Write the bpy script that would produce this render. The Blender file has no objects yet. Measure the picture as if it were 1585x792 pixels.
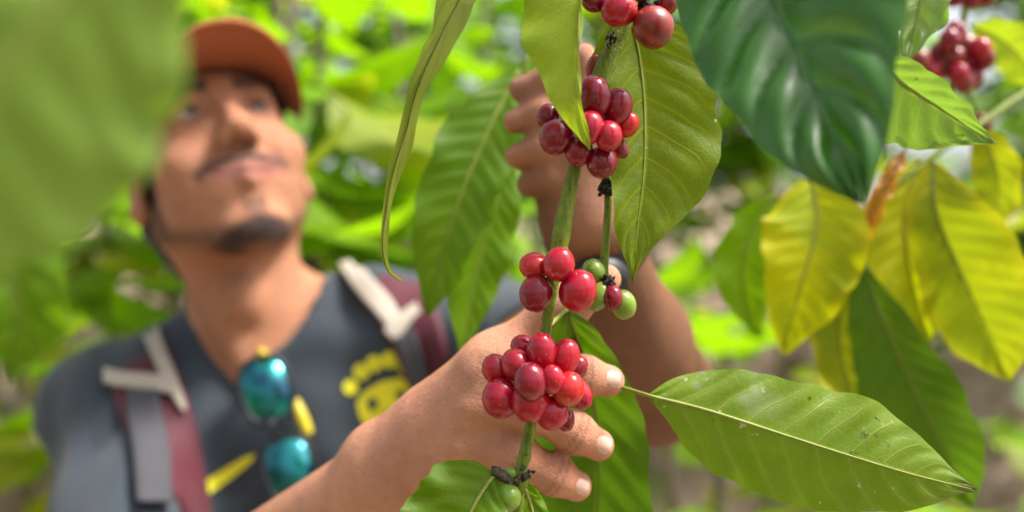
import bpy, math, random
import numpy as np
from mathutils import Vector, noise
from mathutils.bvhtree import BVHTree

# ------------------------------------------------------------------ camera, sky, sun, exposure
SC = bpy.context.scene
FPX, CX, CY, CAMZ = 1400.0, 792.5, 396.0, 1.35      # focal length in photo pixels, eye height
FOCUS = 0.436
cam_d = bpy.data.cameras.new('camera')
cam_d.sensor_width = 36.0
cam_d.lens = 36.0 * FPX / 1585.0
cam_d.clip_start = 0.01
cam_d.clip_end = 500.0
cam_d.dof.use_dof = True
cam_d.dof.focus_distance = FOCUS
cam_d.dof.aperture_fstop = 2.9
cam = bpy.data.objects.new('camera', cam_d)
cam.location = (0, 0, CAMZ)
cam.rotation_euler = (math.radians(90), 0, 0)
SC.collection.objects.link(cam)
SC.camera = cam

SUN_EL, SUN_AZ = math.radians(58), math.radians(98)   # azimuth measured from +Y (view direction) to +X
world = bpy.data.worlds.new('World')
SC.world = world
world.use_nodes = True
wn, wl = world.node_tree.nodes, world.node_tree.links
wn.clear()
w_out = wn.new('ShaderNodeOutputWorld')
w_bg = wn.new('ShaderNodeBackground')
w_bg.inputs['Strength'].default_value = 0.058
w_sky = wn.new('ShaderNodeTexSky')
w_sky.sky_type = 'NISHITA'
w_sky.sun_disc = False
w_sky.sun_elevation = SUN_EL
w_sky.sun_rotation = SUN_AZ
w_sky.air_density = 1.0
w_sky.dust_density = 5.0
w_sky.ozone_density = 0.6
w_hsv = wn.new('ShaderNodeHueSaturation')          # thin bright overcast: the blue is washed out everywhere
w_hsv.inputs['Saturation'].default_value = 0.35
w_hsv.inputs['Value'].default_value = 1.0
wl.new(w_sky.outputs[0], w_hsv.inputs['Color'])
wl.new(w_hsv.outputs[0], w_bg.inputs['Color'])
wl.new(w_bg.outputs[0], w_out.inputs['Surface'])

sun_d = bpy.data.lights.new('sun', 'SUN')
sun_d.energy = 1.5
sun_d.angle = math.radians(14)
sun_d.color = (1.0, 0.95, 0.87)
sun = bpy.data.objects.new('sun', sun_d)
sdir = Vector((math.sin(SUN_AZ) * math.cos(SUN_EL), math.cos(SUN_AZ) * math.cos(SUN_EL), math.sin(SUN_EL)))
sun.rotation_euler = (-sdir).to_track_quat('-Z', 'Y').to_euler()
sun.location = (2, -2, 6)
SC.collection.objects.link(sun)

SC.view_settings.view_transform = 'Standard'
SC.view_settings.look = 'None'
SC.view_settings.exposure = 2.3
SC.view_settings.gamma = 1.0
SC.render.engine = 'CYCLES'
SC.cycles.use_denoising = True
SC.cycles.max_bounces = 8
SC.cycles.transparent_max_bounces = 8
SC.cycles.sample_clamp_indirect = 6.0

rng = np.random.default_rng(11)
random.seed(7)

# ------------------------------------------------------------------ helpers
LD = [1.0]                                               # moves a whole branch nearer or farther
def W(px, py, d):
    """a point that stands d metres in front of the lens along the view axis"""
    d = d * LD[0]
    return np.array([(px - CX) / FPX * d, d, CAMZ + (CY - py) / FPX * d])

def tag(o, label=None, cat=None, group=None, kind=None):
    if label: o['label'] = label
    if cat: o['category'] = cat
    if group: o['group'] = group
    if kind: o['kind'] = kind
    return o

def empty(name, loc, label, cat, group=None):
    o = bpy.data.objects.new(name, None)
    o.empty_display_size = 0.02
    o.location = [float(v) for v in loc]
    SC.collection.objects.link(o)
    return tag(o, label, cat, group)

ORIG = {}
def wloc(o):
    v = np.zeros(3)
    while o is not None:
        v += np.array(o.location); o = o.parent
    return v

def mesh_data(name, V, F, mat, smooth=True, uv=None, col=None):
    me = bpy.data.meshes.new(name)
    me.from_pydata([tuple(map(float, v)) for v in V], [], [tuple(map(int, f)) for f in F])
    if smooth:
        me.polygons.foreach_set('use_smooth', np.ones(len(me.polygons), bool))
    if uv is not None:
        ul = me.uv_layers.new(name='UVMap')
        li = np.zeros(len(me.loops), np.int32); me.loops.foreach_get('vertex_index', li)
        ul.data.foreach_set('uv', np.asarray(uv, np.float32)[li].ravel())
    if col is not None:
        a = me.color_attributes.new('Col', 'FLOAT_COLOR', 'POINT')
        c = np.ones((len(V), 4), np.float32); c[:, :3] = col
        a.data.foreach_set('color', c.ravel())
    if mat: me.materials.append(mat)
    me.update()
    return me

def link(name, me, parent=None):
    o = bpy.data.objects.new(name, me)
    SC.collection.objects.link(o)
    o.parent = parent
    return o

def obj(name, V, F, mat, parent=None, **kw):
    """vertices in world metres; the object keeps its parent's origin"""
    V = np.asarray(V, float)
    if parent is not None: V = V - wloc(parent)
    return link(name, mesh_data(name, V, F, mat, **kw), parent)

def nrm(v):
    v = np.asarray(v, float); n = np.linalg.norm(v, axis=-1, keepdims=True)
    return v / np.maximum(n, 1e-12)

def spline(pts, n):
    """Catmull-Rom through the points, n samples evenly by length"""
    p = np.asarray(pts, float)
    if len(p) == 2:
        t = np.linspace(0, 1, n)[:, None]; return p[0] * (1 - t) + p[1] * t
    q = np.vstack([2 * p[0] - p[1], p, 2 * p[-1] - p[-2]]); out = []
    for i in range(1, len(q) - 2):
        t = np.linspace(0, 1, 24, endpoint=False)[:, None]
        a, b, c, d = q[i - 1], q[i], q[i + 1], q[i + 2]
        out.append(0.5 * ((2 * b) + (c - a) * t + (2 * a - 5 * b + 4 * c - d) * t * t + (-a + 3 * b - 3 * c + d) * t ** 3))
    out = np.vstack(out + [p[-1:]])
    s = np.concatenate([[0], np.cumsum(np.linalg.norm(np.diff(out[:, :3], axis=0), axis=1))])
    u = np.linspace(0, s[-1], n)
    return np.stack([np.interp(u, s, out[:, k]) for k in range(out.shape[1])], 1)

def tube(pts, rad, seg=8, n=None, cap=True, flat=None):
    C = spline(pts, n or max(6, len(pts) * 5))
    r = np.interp(np.linspace(0, 1, len(C)), np.linspace(0, 1, len(np.atleast_1d(rad))), np.atleast_1d(rad))
    T = nrm(np.gradient(C, axis=0))
    ref = np.array([0.13, -1, 0.21]); A = nrm(np.cross(T, ref)); B = np.cross(T, A)
    th = np.linspace(0, 2 * np.pi, seg, endpoint=False)
    V = (C[:, None] + r[:, None, None] * (np.cos(th)[None, :, None] * A[:, None] + np.sin(th)[None, :, None] * B[:, None] * (flat or 1))).reshape(-1, 3)
    F = []
    for i in range(len(C) - 1):
        for j in range(seg):
            k = (j + 1) % seg
            F.append((i * seg + j, i * seg + k, (i + 1) * seg + k, (i + 1) * seg + j))
    if cap:
        F.append(tuple(range(seg))[::-1]); F.append(tuple((len(C) - 1) * seg + j for j in range(seg)))
    return V, F

def merge(parts):
    VV, FF, o = [], [], 0
    for V, F in parts:
        VV.append(np.asarray(V)); FF += [tuple(i + o for i in f) for f in F]; o += len(V)
    return np.vstack(VV), FF

# ------------------------------------------------------------------ materials
def srgb(r, g, b):
    def f(c):
        c /= 255.0
        return c / 12.92 if c <= 0.04045 else ((c + 0.055) / 1.055) ** 2.4
    return (f(r), f(g), f(b), 1.0)

class NT:
    def __init__(self, name):
        self.m = bpy.data.materials.new(name); self.m.use_nodes = True
        self.t = self.m.node_tree; self.t.nodes.clear()
        self.out = self.t.nodes.new('ShaderNodeOutputMaterial')
    def n(self, typ, **kw):
        nd = self.t.nodes.new(typ)
        for k, v in kw.items(): setattr(nd, k, v)
        return nd
    def put(self, sock, v):
        if hasattr(v, 'is_output') or isinstance(v, bpy.types.NodeSocket): self.t.links.new(v, sock)
        elif v is not None: sock.default_value = v
    def math(self, op, a, b=None, c=None, clamp=False):
        nd = self.n('ShaderNodeMath', operation=op, use_clamp=clamp)
        self.put(nd.inputs[0], a)
        if b is not None: self.put(nd.inputs[1], b)
        if c is not None: self.put(nd.inputs[2], c)
        return nd.outputs[0]
    def mix(self, f, a, b, mode='MIX'):
        nd = self.n('ShaderNodeMix', data_type='RGBA', blend_type=mode)
        self.put(nd.inputs[0], f); self.put(nd.inputs[6], a); self.put(nd.inputs[7], b)
        return nd.outputs[2]
    def ramp(self, f, stops):
        nd = self.n('ShaderNodeValToRGB'); cr = nd.color_ramp
        while len(cr.elements) < len(stops): cr.elements.new(0.5)
        for e, (p, c) in zip(cr.elements, stops): e.position = p; e.color = c
        self.put(nd.inputs[0], f); return nd.outputs[0]
    def mapr(self, v, a, b, c=0.0, d=1.0, smooth=True):
        nd = self.n('ShaderNodeMapRange', interpolation_type='SMOOTHSTEP' if smooth else 'LINEAR')
        for i, x in enumerate((v, a, b, c, d)): self.put(nd.inputs[i], x)
        return nd.outputs[0]
    def noise(self, vec, scale, detail=3.0, rough=0.5):
        nd = self.n('ShaderNodeTexNoise'); self.put(nd.inputs['Vector'], vec)
        nd.inputs['Scale'].default_value = scale; nd.inputs['Detail'].default_value = detail
        nd.inputs['Roughness'].default_value = rough
        return nd.outputs[0]
    def bump(self, h, strength, dist):
        nd = self.n('ShaderNodeBump'); nd.inputs['Strength'].default_value = strength
        nd.inputs['Distance'].default_value = dist; self.put(nd.inputs['Height'], h)
        return nd.outputs[0]
    def bsdf(self, base, rough=0.5, spec=0.5, normal=None, **kw):
        nd = self.n('ShaderNodeBsdfPrincipled')
        self.put(nd.inputs['Base Color'], base); self.put(nd.inputs['Roughness'], rough)
        self.put(nd.inputs['Specular IOR Level'], spec)
        if normal is not None: self.put(nd.inputs['Normal'], normal)
        for k, v in kw.items(): self.put(nd.inputs[k.replace('_', ' ')], v)
        return nd.outputs[0]
    def done(self, sh):
        self.t.links.new(sh, self.out.inputs['Surface']); return self.m

def leaf_material(name, dark, light, vein, rough=0.38, trans=0.4, tcol=None, nveins=11, spots=0.3, patch=None,
                  patch_amt=0.0, spec=0.5, veinamt=0.55, bump=0.35, edge=None, scorch=None, bloom=0.0):
    """leaf blade: u runs along the midrib, v across. Veins, mottling, specks, see-through light"""
    t = NT(name)
    uv = t.n('ShaderNodeUVMap').outputs[0]
    sep = t.n('ShaderNodeSeparateXYZ'); t.put(sep.inputs[0], uv)
    u, v = sep.outputs[0], sep.outputs[1]
    av = t.math('ABSOLUTE', t.math('MULTIPLY_ADD', v, 2.0, -1.0))
    oc = t.n('ShaderNodeTexCoord').outputs['Object']
    inf = t.n('ShaderNodeObjectInfo').outputs['Random']
    wob = t.noise(oc, 60, 2)
    ph = t.math('SUBTRACT', t.math('MULTIPLY', u, nveins), t.math('MULTIPLY', t.math('POWER', av, 1.25), 1.5))
    ph = t.math('ADD', ph, t.math('MULTIPLY', wob, 0.25))
    fr = t.math('ABSOLUTE', t.math('SUBTRACT', t.math('FRACT', ph), 0.5))          # 0.5 on a vein
    vn = t.mapr(fr, 0.455, 0.497)
    fade = t.mapr(av, 0.93, 0.6)
    vn = t.math('MULTIPLY', vn, fade)
    mid = t.mapr(av, 0.05, 0.015)
    vm = t.math('MAXIMUM', vn, mid)
    vor = t.n('ShaderNodeTexVoronoi', feature='DISTANCE_TO_EDGE'); t.put(vor.inputs['Vector'], oc)
    vor.inputs['Scale'].default_value = 260.0
    ret = t.mapr(vor.outputs['Distance'], 0.10, 0.0)                                # fine net of veins
    big = t.noise(oc, 28, 4, 0.6)
    c = t.mix(t.mapr(big, 0.3, 0.7), dark, light)
    c = t.mix(t.math('MULTIPLY', ret, 0.16), c, vein)
    near = t.mapr(fr, 0.25, 0.5)
    c = t.mix(t.math('MULTIPLY', near, 0.22), c, vein)
    if patch is not None:
        pn = t.noise(oc, 17, 4, 0.65)
        c = t.mix(t.math('MULTIPLY', t.mapr(pn, 0.42, 0.62), patch_amt), c, patch)
    if edge is not None:
        c = t.mix(t.math('MULTIPLY', t.mapr(t.math('ADD', av, t.math('MULTIPLY', big, 0.4)), 0.85, 1.3), 0.8), c, edge)
    c = t.mix(t.math('MULTIPLY', vm, veinamt), c, vein)
    if spots > 0:
        sv = t.n('ShaderNodeTexVoronoi'); t.put(sv.inputs['Vector'], oc); sv.inputs['Scale'].default_value = 170.0
        sp = t.mapr(sv.outputs['Distance'], 0.17, 0.07)
        pick = t.mapr(t.noise(oc, 75, 1), 0.60, 0.66)
        c = t.mix(t.math('MULTIPLY', t.math('MULTIPLY', sp, pick), spots), c, srgb(214, 214, 150))
        sv2 = t.n('ShaderNodeTexVoronoi'); t.put(sv2.inputs['Vector'], oc); sv2.inputs['Scale'].default_value = 95.0
        sp2 = t.mapr(sv2.outputs['Distance'], 0.14, 0.05)
        pick2 = t.mapr(t.noise(oc, 40, 1), 0.58, 0.64)
        c = t.mix(t.math('MULTIPLY', t.math('MULTIPLY', sp2, pick2), spots * 1.4, clamp=True), c, srgb(70, 55, 20))
    if bloom > 0:                                                                   # dried greyish residue between the veins near the stalk
        bm = t.math('MULTIPLY', t.mapr(t.noise(oc, 55, 4, .65), .50, .62), t.mapr(u, .46, .2))
        bm = t.math('MULTIPLY', bm, t.mapr(v, .55, .62))
        c = t.mix(t.math('MULTIPLY', bm, bloom), c, (.30, .34, .24, 1))
        wsp = t.math('MULTIPLY', t.mapr(t.noise(oc, 210, 3), .66, .70), t.mapr(t.noise(oc, 34, 2), .54, .60))
        c = t.mix(t.math('MULTIPLY', wsp, .8), c, (.55, .60, .48, 1))
    if scorch is not None:                                                          # withered tip
        sn = t.math('ADD', u, t.math('MULTIPLY', t.noise(oc, 90, 4), 0.16))
        c = t.mix(t.math('MULTIPLY', t.mapr(sn, 0.95, 1.07), 0.8), c, scorch)
    hsv = t.n('ShaderNodeHueSaturation'); t.put(hsv.inputs['Color'], c)
    t.put(hsv.inputs['Value'], t.math('MULTIPLY_ADD', inf, 0.35, 0.83)); c = hsv.outputs[0]
    h = t.math('SUBTRACT', t.math('MULTIPLY', t.noise(oc, 420, 2), 0.15), t.math('MULTIPLY', vm, 0.8))
    h = t.math('SUBTRACT', h, t.math('MULTIPLY', ret, 0.25))
    nr = t.bump(h, bump, 0.0006)
    rg = t.math('MULTIPLY_ADD', big, 0.25, rough - 0.1)
    a = t.bsdf(c, rg, spec, nr)
    tr = t.n('ShaderNodeBsdfTranslucent'); 
    tc = t.mix(0.75, c, tcol or light)
    t.put(tr.inputs['Color'], tc); t.put(tr.inputs['Normal'], nr)
    mx = t.n('ShaderNodeMixShader'); mx.inputs[0].default_value = trans
    t.t.links.new(a, mx.inputs[1]); t.t.links.new(tr.outputs[0], mx.inputs[2])
    return t.done(mx.outputs[0])

def simple(name, c1, c2, scale=40, rough=0.6, spec=0.4, bump=0.2, dist=0.001, detail=4, **kw):
    t = NT(name); oc = t.n('ShaderNodeTexCoord').outputs['Object']
    n = t.noise(oc, scale, detail, 0.6)
    c = t.mix(t.mapr(n, 0.3, 0.7), c1, c2)
    return t.done(t.bsdf(c, rough, spec, t.bump(n, bump, dist), **kw))

M = {}
M['leaf_hero'] = leaf_material('leaf_olive', (.066, .115, .003, 1), (.120, .180, .004, 1), (.28, .34, .03, 1), .42, .45, (.30, .42, .004, 1), 9, .95, spec=.28)
M['leaf_pale'] = leaf_material('leaf_pale_green', (.17, .27, .012, 1), (.24, .34, .02, 1), (.34, .42, .06, 1), .5, .45, (.42, .56, .012, 1), 9, .15, veinamt=.3, spec=.3)
M['leaf_dark'] = leaf_material('leaf_dark_gloss', (.020, .098, .003, 1), (.034, .130, .005, 1), (.07, .20, .04, 1), .25, .15, (.06, .2, .01, 1), 6, .1, spec=.5, bump=.10)
M['leaf_under'] = leaf_material('leaf_underside', (.115, .20, .008, 1), (.18, .285, .015, 1), (.28, .36, .06, 1), .40, .42, (.28, .46, .006, 1), 10, .8, spec=.38, bloom=.5, scorch=(.10, .085, .03, 1), veinamt=.5)
M['leaf_mid'] = leaf_material('leaf_mid_green', (.070, .165, .002, 1), (.110, .225, .003, 1), (.19, .29, .02, 1), .45, .45, (.24, .46, .003, 1), 13, .2, veinamt=.35, spec=.28)
M['leaf_deep'] = leaf_material('leaf_deep_green', (.050, .125, .002, 1), (.085, .180, .003, 1), (.13, .21, .02, 1), .42, .35, (.14, .30, .003, 1), 11, .3, veinamt=.4, spec=.3)
M['leaf_curl'] = leaf_material('leaf_yellow_green', (.155, .215, .018, 1), (.22, .29, .03, 1), (.10, .08, .02, 1), .45, .35, (.38, .45, .03, 1), 7, .3, veinamt=.5, spec=.3)
M['leaf_blur'] = leaf_material('leaf_near_green', (.15, .25, .035, 1), (.20, .32, .05, 1), (.24, .33, .09, 1), .5, .40, (.25, .42, .02, 1), 7, .0, spec=.3)
M['leaf_yellow'] = leaf_material('leaf_yellowing', (.19, .27, .002, 1), (.33, .40, .003, 1), (.10, .15, .01, 1), .45, .5, (.66, .70, .004, 1), 10, .25, patch=(.54, .52, .002, 1), patch_amt=.75, spec=.25, veinamt=.5, edge=(.50, .42, .004, 1))
M['leaf_olive'] = leaf_material('leaf_olive_yellow', (.115, .185, .003, 1), (.18, .26, .004, 1), (.09, .12, .01, 1), .42, .45, (.40, .46, .008, 1), 11, .25, patch=(.48, .42, .003, 1), patch_amt=.55, spec=.25, veinamt=.45, edge=(.5, .38, .006, 1))
M['leaf_orange'] = leaf_material('leaf_orange', (.45, .16, .012, 1), (.62, .30, .012, 1), (.40, .11, .01, 1), .5, .45, (.8, .34, .01, 1), 10, .3)
M['leaf_wet'] = leaf_material('leaf_wet', (.12, .23, .03, 1), (.18, .30, .05, 1), (.30, .40, .13, 1), .22, .4, (.28, .48, .03, 1), 7, .2, spec=.7)
M['rib'] = simple('leaf_rib', (.18, .22, .030, 1), (.26, .29, .055, 1), 90, .5)
M['rib_dark'] = simple('leaf_rib_dark', (.05, .13, .035, 1), (.07, .17, .05, 1), 90, .35)
M['rib_brown'] = simple('leaf_rib_brown', (.08, .06, .015, 1), (.16, .15, .03, 1), 120, .5)
M['bg_leaf'] = [leaf_material('foliage_a', (.10, .22, .002, 1), (.16, .31, .003, 1), (.2, .32, .02, 1), .45, .5, (.34, .64, .003, 1), 10, 0, spec=.25),
                leaf_material('foliage_b', (.05, .12, .003, 1), (.08, .175, .004, 1), (.14, .24, .02, 1), .45, .42, (.18, .40, .004, 1), 10, 0, spec=.25),
                leaf_material('foliage_c', (.20, .28, .008, 1), (.28, .34, .010, 1), (.3, .34, .04, 1), .45, .5, (.55, .62, .01, 1), 10, 0),
                leaf_material('foliage_d', (.13, .22, .07, 1), (.20, .30, .12, 1), (.3, .4, .18, 1), .35, .4, (.3, .5, .08, 1), 10, 0)]

def cherry_material(name, c1, c2, c3, rough=.26, mottled=.5, unripe=.45):
    t = NT(name); oc = t.n('ShaderNodeTexCoord').outputs['Object']
    inf = t.n('ShaderNodeObjectInfo').outputs['Random']
    off = t.n('ShaderNodeVectorMath', operation='ADD'); t.put(off.inputs[0], oc); 
    cmb = t.n('ShaderNodeCombineXYZ'); t.put(cmb.inputs[0], inf); t.put(cmb.inputs[1], t.math('MULTIPLY', inf, 3.7)); t.put(off.inputs[1], cmb.outputs[0])
    v = off.outputs[0]
    n = t.noise(v, 130, 3, .55)
    sep = t.n('ShaderNodeSeparateXYZ'); t.put(sep.inputs[0], oc)
    g = t.mapr(sep.outputs[2], -.007, .007)
    c = t.mix(t.math('MULTIPLY_ADD', t.mapr(n, .35, .65), .5, t.math('MULTIPLY', inf, .5)), c1, c2)
    c = t.mix(t.math('MULTIPLY', t.math('MULTIPLY', g, t.mapr(t.noise(v, 260, 4, .6), .45, .62)), mottled), c, c3)
    fl = t.n('ShaderNodeTexVoronoi'); t.put(fl.inputs['Vector'], v); fl.inputs['Scale'].default_value = 420
    sp = t.math('MULTIPLY', t.mapr(fl.outputs['Distance'], .2, .08), t.mapr(t.noise(v, 180, 1), .60, .66))
    c = t.mix(t.math('MULTIPLY', sp, .55), c, srgb(225, 160, 140))
    unr = t.math('MULTIPLY', t.mapr(sep.outputs[2], -.0005, -.0060), t.math('MULTIPLY', t.mapr(t.noise(v, 95, 2), .42, .60), t.mapr(inf, .35, .8)))
    c = t.mix(t.math('MULTIPLY', unr, unripe), c, (.42, .13, .02, 1))
    br = t.math('MULTIPLY', t.mapr(t.noise(v, 340, 4, .7), .62, .70), .6)
    c = t.mix(br, c, (.07, .02, .012, 1))
    nr = t.bump(t.noise(v, 500, 3), .16, .0005)
    s = t.bsdf(c, t.math('MULTIPLY_ADD', n, .20, rough - .14), .45, nr, Coat_Weight=.15, Coat_Roughness=.10, Subsurface_Weight=.08, Subsurface_Radius=(.003, .0008, .0005), Subsurface_Scale=1.0)
    return t.done(s)
M['cherry'] = cherry_material('cherry_red', (.32, .003, .020, 1), (.46, .007, .024, 1), (.18, .004, .020, 1))
M['cherry_dark'] = cherry_material('cherry_wine', (.16, .002, .016, 1), (.25, .004, .020, 1), (.10, .003, .014, 1))
M['cherry_bright'] = cherry_material('cherry_scarlet', (.42, .008, .013, 1), (.50, .016, .016, 1), (.40, .02, .014, 1), mottled=.3)
M['cherry_rot'] = cherry_material('cherry_overripe', (.20, .012, .014, 1), (.32, .03, .022, 1), (.08, .02, .012, 1), .38, .9)
M['berry_green'] = cherry_material('berry_green', (.11, .20, .012, 1), (.17, .28, .025, 1), (.24, .30, .04, 1), .34, .5)
M['scar'] = simple('cherry_scar', (.10, .025, .02, 1), (.26, .10, .07, 1), 600, .7)
M['scar_green'] = simple('berry_scar', (.10, .07, .02, 1), (.22, .22, .06, 1), 600, .7)
def twig_material():
    t = NT('green_twig'); oc = t.n('ShaderNodeTexCoord').outputs['Object']
    mp = t.n('ShaderNodeMapping'); t.put(mp.inputs[0], oc); mp.inputs['Scale'].default_value = (1.0, 1.0, .18)
    n = t.noise(mp.outputs[0], 420, 4, .6); b = t.noise(oc, 70, 4, .7); f = t.noise(oc, 700, 2)
    c = t.mix(t.mapr(n, .3, .7), (.085, .135, .006, 1), (.19, .245, .018, 1))
    c = t.mix(t.math('MULTIPLY', t.mapr(b, .54, .66), .65), c, (.13, .085, .03, 1))
    c = t.mix(t.math('MULTIPLY', t.mapr(f, .64, .70), .7), c, (.05, .035, .015, 1))
    return t.done(t.bsdf(c, .5, .3, t.bump(t.math('ADD', n, f), .6, .0008)))
M['twig'] = twig_material()
M['twig_brown'] = simple('brown_node', (.028, .020, .013, 1), (.13, .095, .06, 1), 500, .8, bump=.8, dist=.001)
M['black_husk'] = simple('black_husk', (.008, .006, .005, 1), (.045, .030, .022, 1), 700, .75, bump=.8, dist=.001)

# ------------------------------------------------------------------ leaves
PROF = ([0, .02, .06, .14, .26, .42, .58, .72, .83, .91, .96, 1.0],
        [.03, .09, .25, .55, .84, 1.0, .97, .80, .55, .28, .11, .01])

LEAFP = {}
def leaf(parent, pts, w=100, hl=None, hr=None, roll=0.0, fold=0.25, droop=0.0, mat='leaf_mid', rib='rib', nv=9, quilt=0.0012,
         wave=0.003, waves=4.0, nu=56, nc=11, ribr=0.0011, petiole=None, label=None, seed=0, front=True, name='leaf', ragged=.03):
    """blade grown along a midrib given by (px, py, metres) points; half widths in px at that distance"""
    r = np.random.default_rng(seed + 100)
    C = spline([W(*p) for p in pts], nu)
    t = np.linspace(0, 1, nu)
    T = nrm(np.gradient(C, axis=0))
    eye = np.array([0, 0, CAMZ]); V = nrm(C.mean(0) - eye)
    S = nrm(np.cross(T, V)); N = np.cross(S, T)
    N *= np.sign(np.einsum('ij,j->i', N, -V))[:, None]
    scale = C[:, 1] / FPX
    base = np.interp(t, *PROF)
    base = np.convolve(np.pad(base, 2, mode='edge'), [.1, .2, .4, .2, .1], 'valid'); base[-1] = .01
    def half(h):
        if h is None: return base * w * .5
        return spline([(a, b, 0) for a, b in h], 400)[np.clip(np.searchsorted(np.linspace(0, 1, 400), t), 0, 399), 1] if False else np.interp(t, [a for a, b in h], [b for a, b in h])
    HR, HL = half(hr), half(hl)
    for H in (HR, HL):
        k = np.ones(5) / 5; H[2:-2] = np.convolve(H, k, 'valid')
        ph = r.uniform(0, 6.28, 4)
        H *= 1 + ragged * (np.sin(t * 31 + ph[0]) * .6 + np.sin(t * 57 + ph[1]) * .5 + np.sin(t * 17 + ph[2]))
    rl = np.interp(t, np.linspace(0, 1, len(np.atleast_1d(roll))), np.atleast_1d(roll))
    fo = np.interp(t, np.linspace(0, 1, len(np.atleast_1d(fold))), np.atleast_1d(fold))
    vs = np.linspace(-1, 1, 2 * nc + 1)
    P = np.zeros((nu, len(vs), 3)); UV = np.zeros((nu, len(vs), 2))
    p1, p2 = r.uniform(0, 6.28, 2)
    for j, v in enumerate(vs):
        s = 1 if v >= 0 else -1
        a = s * rl + fo
        H = (HR if s > 0 else HL) * scale / np.maximum(np.cos(a), .25)
        q = abs(v) * H
        d = S * (s * np.cos(a))[:, None] + N * np.sin(a)[:, None]
        nn = -S * (s * np.sin(a))[:, None] + N * np.cos(a)[:, None]
        phs = t * nv - 1.5 * abs(v) ** 1.25
        bul = np.abs(np.sin(np.pi * phs)) ** .8 * np.sin(np.pi * min(1, abs(v) * .9 + .05)) * quilt
        wv = wave * np.sin(2 * np.pi * waves * t + (p1 if s > 0 else p2)) * v * v * base
        arc = -droop * v * v * H
        P[:, j] = C + d * q[:, None] + nn * (bul + wv + arc)[:, None]
        UV[:, j, 0] = t; UV[:, j, 1] = (v + 1) / 2
    n = len(vs)
    F = [(i * n + j, i * n + j + 1, (i + 1) * n + j + 1, (i + 1) * n + j) for i in range(nu - 1) for j in range(n - 1)]
    LEAFP[seed] = P
    o = obj(name, P.reshape(-1, 3), F, M[mat] if isinstance(mat, str) else mat, parent, uv=UV.reshape(-1, 2))
    if label: o['label'] = label
    if rib:
        off = N * (ribr * .55 if front else -ribr * .4)
        pp = C + off
        if petiole is not None: pp = np.vstack([[W(*p) for p in petiole], pp])
        rr = np.interp(np.linspace(0, 1, 12), [0, .1, 1], [1.25, 1.0, .18]) * ribr
        V_, F_ = tube(pp[::3] if petiole is None else np.vstack([pp[:len(petiole)], pp[len(petiole)::3]]), rr, 7, n=48)
        m = obj('midrib', V_, F_, M[rib], parent)
        m.parent = o
    return o

# ------------------------------------------------------------------ fruit
def cherry_mesh(name, seed):
    r = np.random.default_rng(seed); nt, npn = 16, 26
    V, F = [], []
    ph = r.uniform(0, 6.28, 3)
    for i in range(nt + 1):
        th = np.pi * i / nt
        z = np.cos(th)
        rad = np.sin(th) * (1 - .07 * z + .05 * np.sin(th))
        zz = z * (1 - .10 * np.exp(-(np.sin(th) / .22) ** 2))            # flattened, slightly dimpled ends
        for j in range(npn):
            a = 2 * np.pi * j / npn
            k = 1 + .018 * np.cos(2 * a + ph[0]) + .012 * np.sin(3 * a + ph[1] + z)
            V.append((rad * k * np.cos(a), rad * k * np.sin(a), zz))
    for i in range(nt):
        for j in range(npn):
            k = (j + 1) % npn
            F.append((i * npn + j, (i + 1) * npn + j, (i + 1) * npn + k, i * npn + k))
    return np.array(V) * .0062, F
def scar_mesh():
    V, F = [], []; n = 14
    for rr, z in ((.13, .905), (.11, .935), (.06, .92), (.0, .91)):
        for j in range(n):
            a = 2 * np.pi * j / n; k = 1 + .12 * math.sin(3 * a)
            V.append((rr * k * math.cos(a), rr * k * math.sin(a), z))
    for i in range(3):
        for j in range(n): F.append((i * n + j, i * n + (j + 1) % n, (i + 1) * n + (j + 1) % n, (i + 1) * n + j))
    return np.array(V) * .0062, F
CH = {}
for key in ('cherry', 'cherry_dark', 'cherry_bright', 'cherry_rot', 'berry_green'):
    CH[key] = [mesh_data(key, *cherry_mesh(key, s), M[key]) for s in (1, 2, 3)]
SCAR = {k: mesh_data('fruit_scar', *scar_mesh(), M[k]) for k in ('scar', 'scar_green')}
cherry_n = [0]
def cherry(parent, px, py, d, w, h, node, key='cherry', toward=.6, name='cherry', label=None):
    """fruit whose long axis leaves the node at (px, py) and leans toward the lens"""
    k = cherry_n[0]; cherry_n[0] += 1
    c = W(px, py, d); o = link(name, CH[key][k % 3], parent)
    o.location = c - wloc(parent)
    out = nrm(c - W(*node))
    ax = np.array([out[0] * (.55 if h >= w else 1.3) + random.uniform(-.25, .25), -toward * random.uniform(.4, 1.0), (1 if out[2] > random.uniform(-.5, .5) else -1) * (1.0 if h >= w else .25)])
    q = Vector(ax).to_track_quat('Z', 'Y')
    o.rotation_mode = 'QUATERNION'; o.rotation_quaternion = q
    s = d / FPX / (2 * .0062)
    big, small = max(w, h), min(w, h)
    sx = (.8 * small + .2 * big) * s * 1.17; sz = max(big * 1.10, small * 1.16) * s * 1.13
    o.scale = (sx, sx * random.uniform(.96, 1.04), sz)
    if label: o['label'] = label
    link('scar', SCAR['scar_green' if key == 'berry_green' else 'scar'], o)
    return o

def husk(parent, px, py, d, r, n, mat='black_husk', name='dried_flower_remains', seed=3):
    """clump of withered bracts round a node"""
    rr = np.random.default_rng(seed); c = W(px, py, d); parts = []
    for i in range(n):
        p = c + nrm(rr.normal(size=3)) * r * rr.uniform(.15, .75)
        q = p + nrm(rr.normal(size=3)) * r * rr.uniform(.3, .7)
        m_ = (p + q) / 2 + nrm(rr.normal(size=3)) * r * .15
        parts.append(tube([p, m_, q], [r * .12, r * .22, r * .03], 5, n=5))
    V, F = merge(parts)
    return obj(name, V, F, M[mat], parent)

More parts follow.
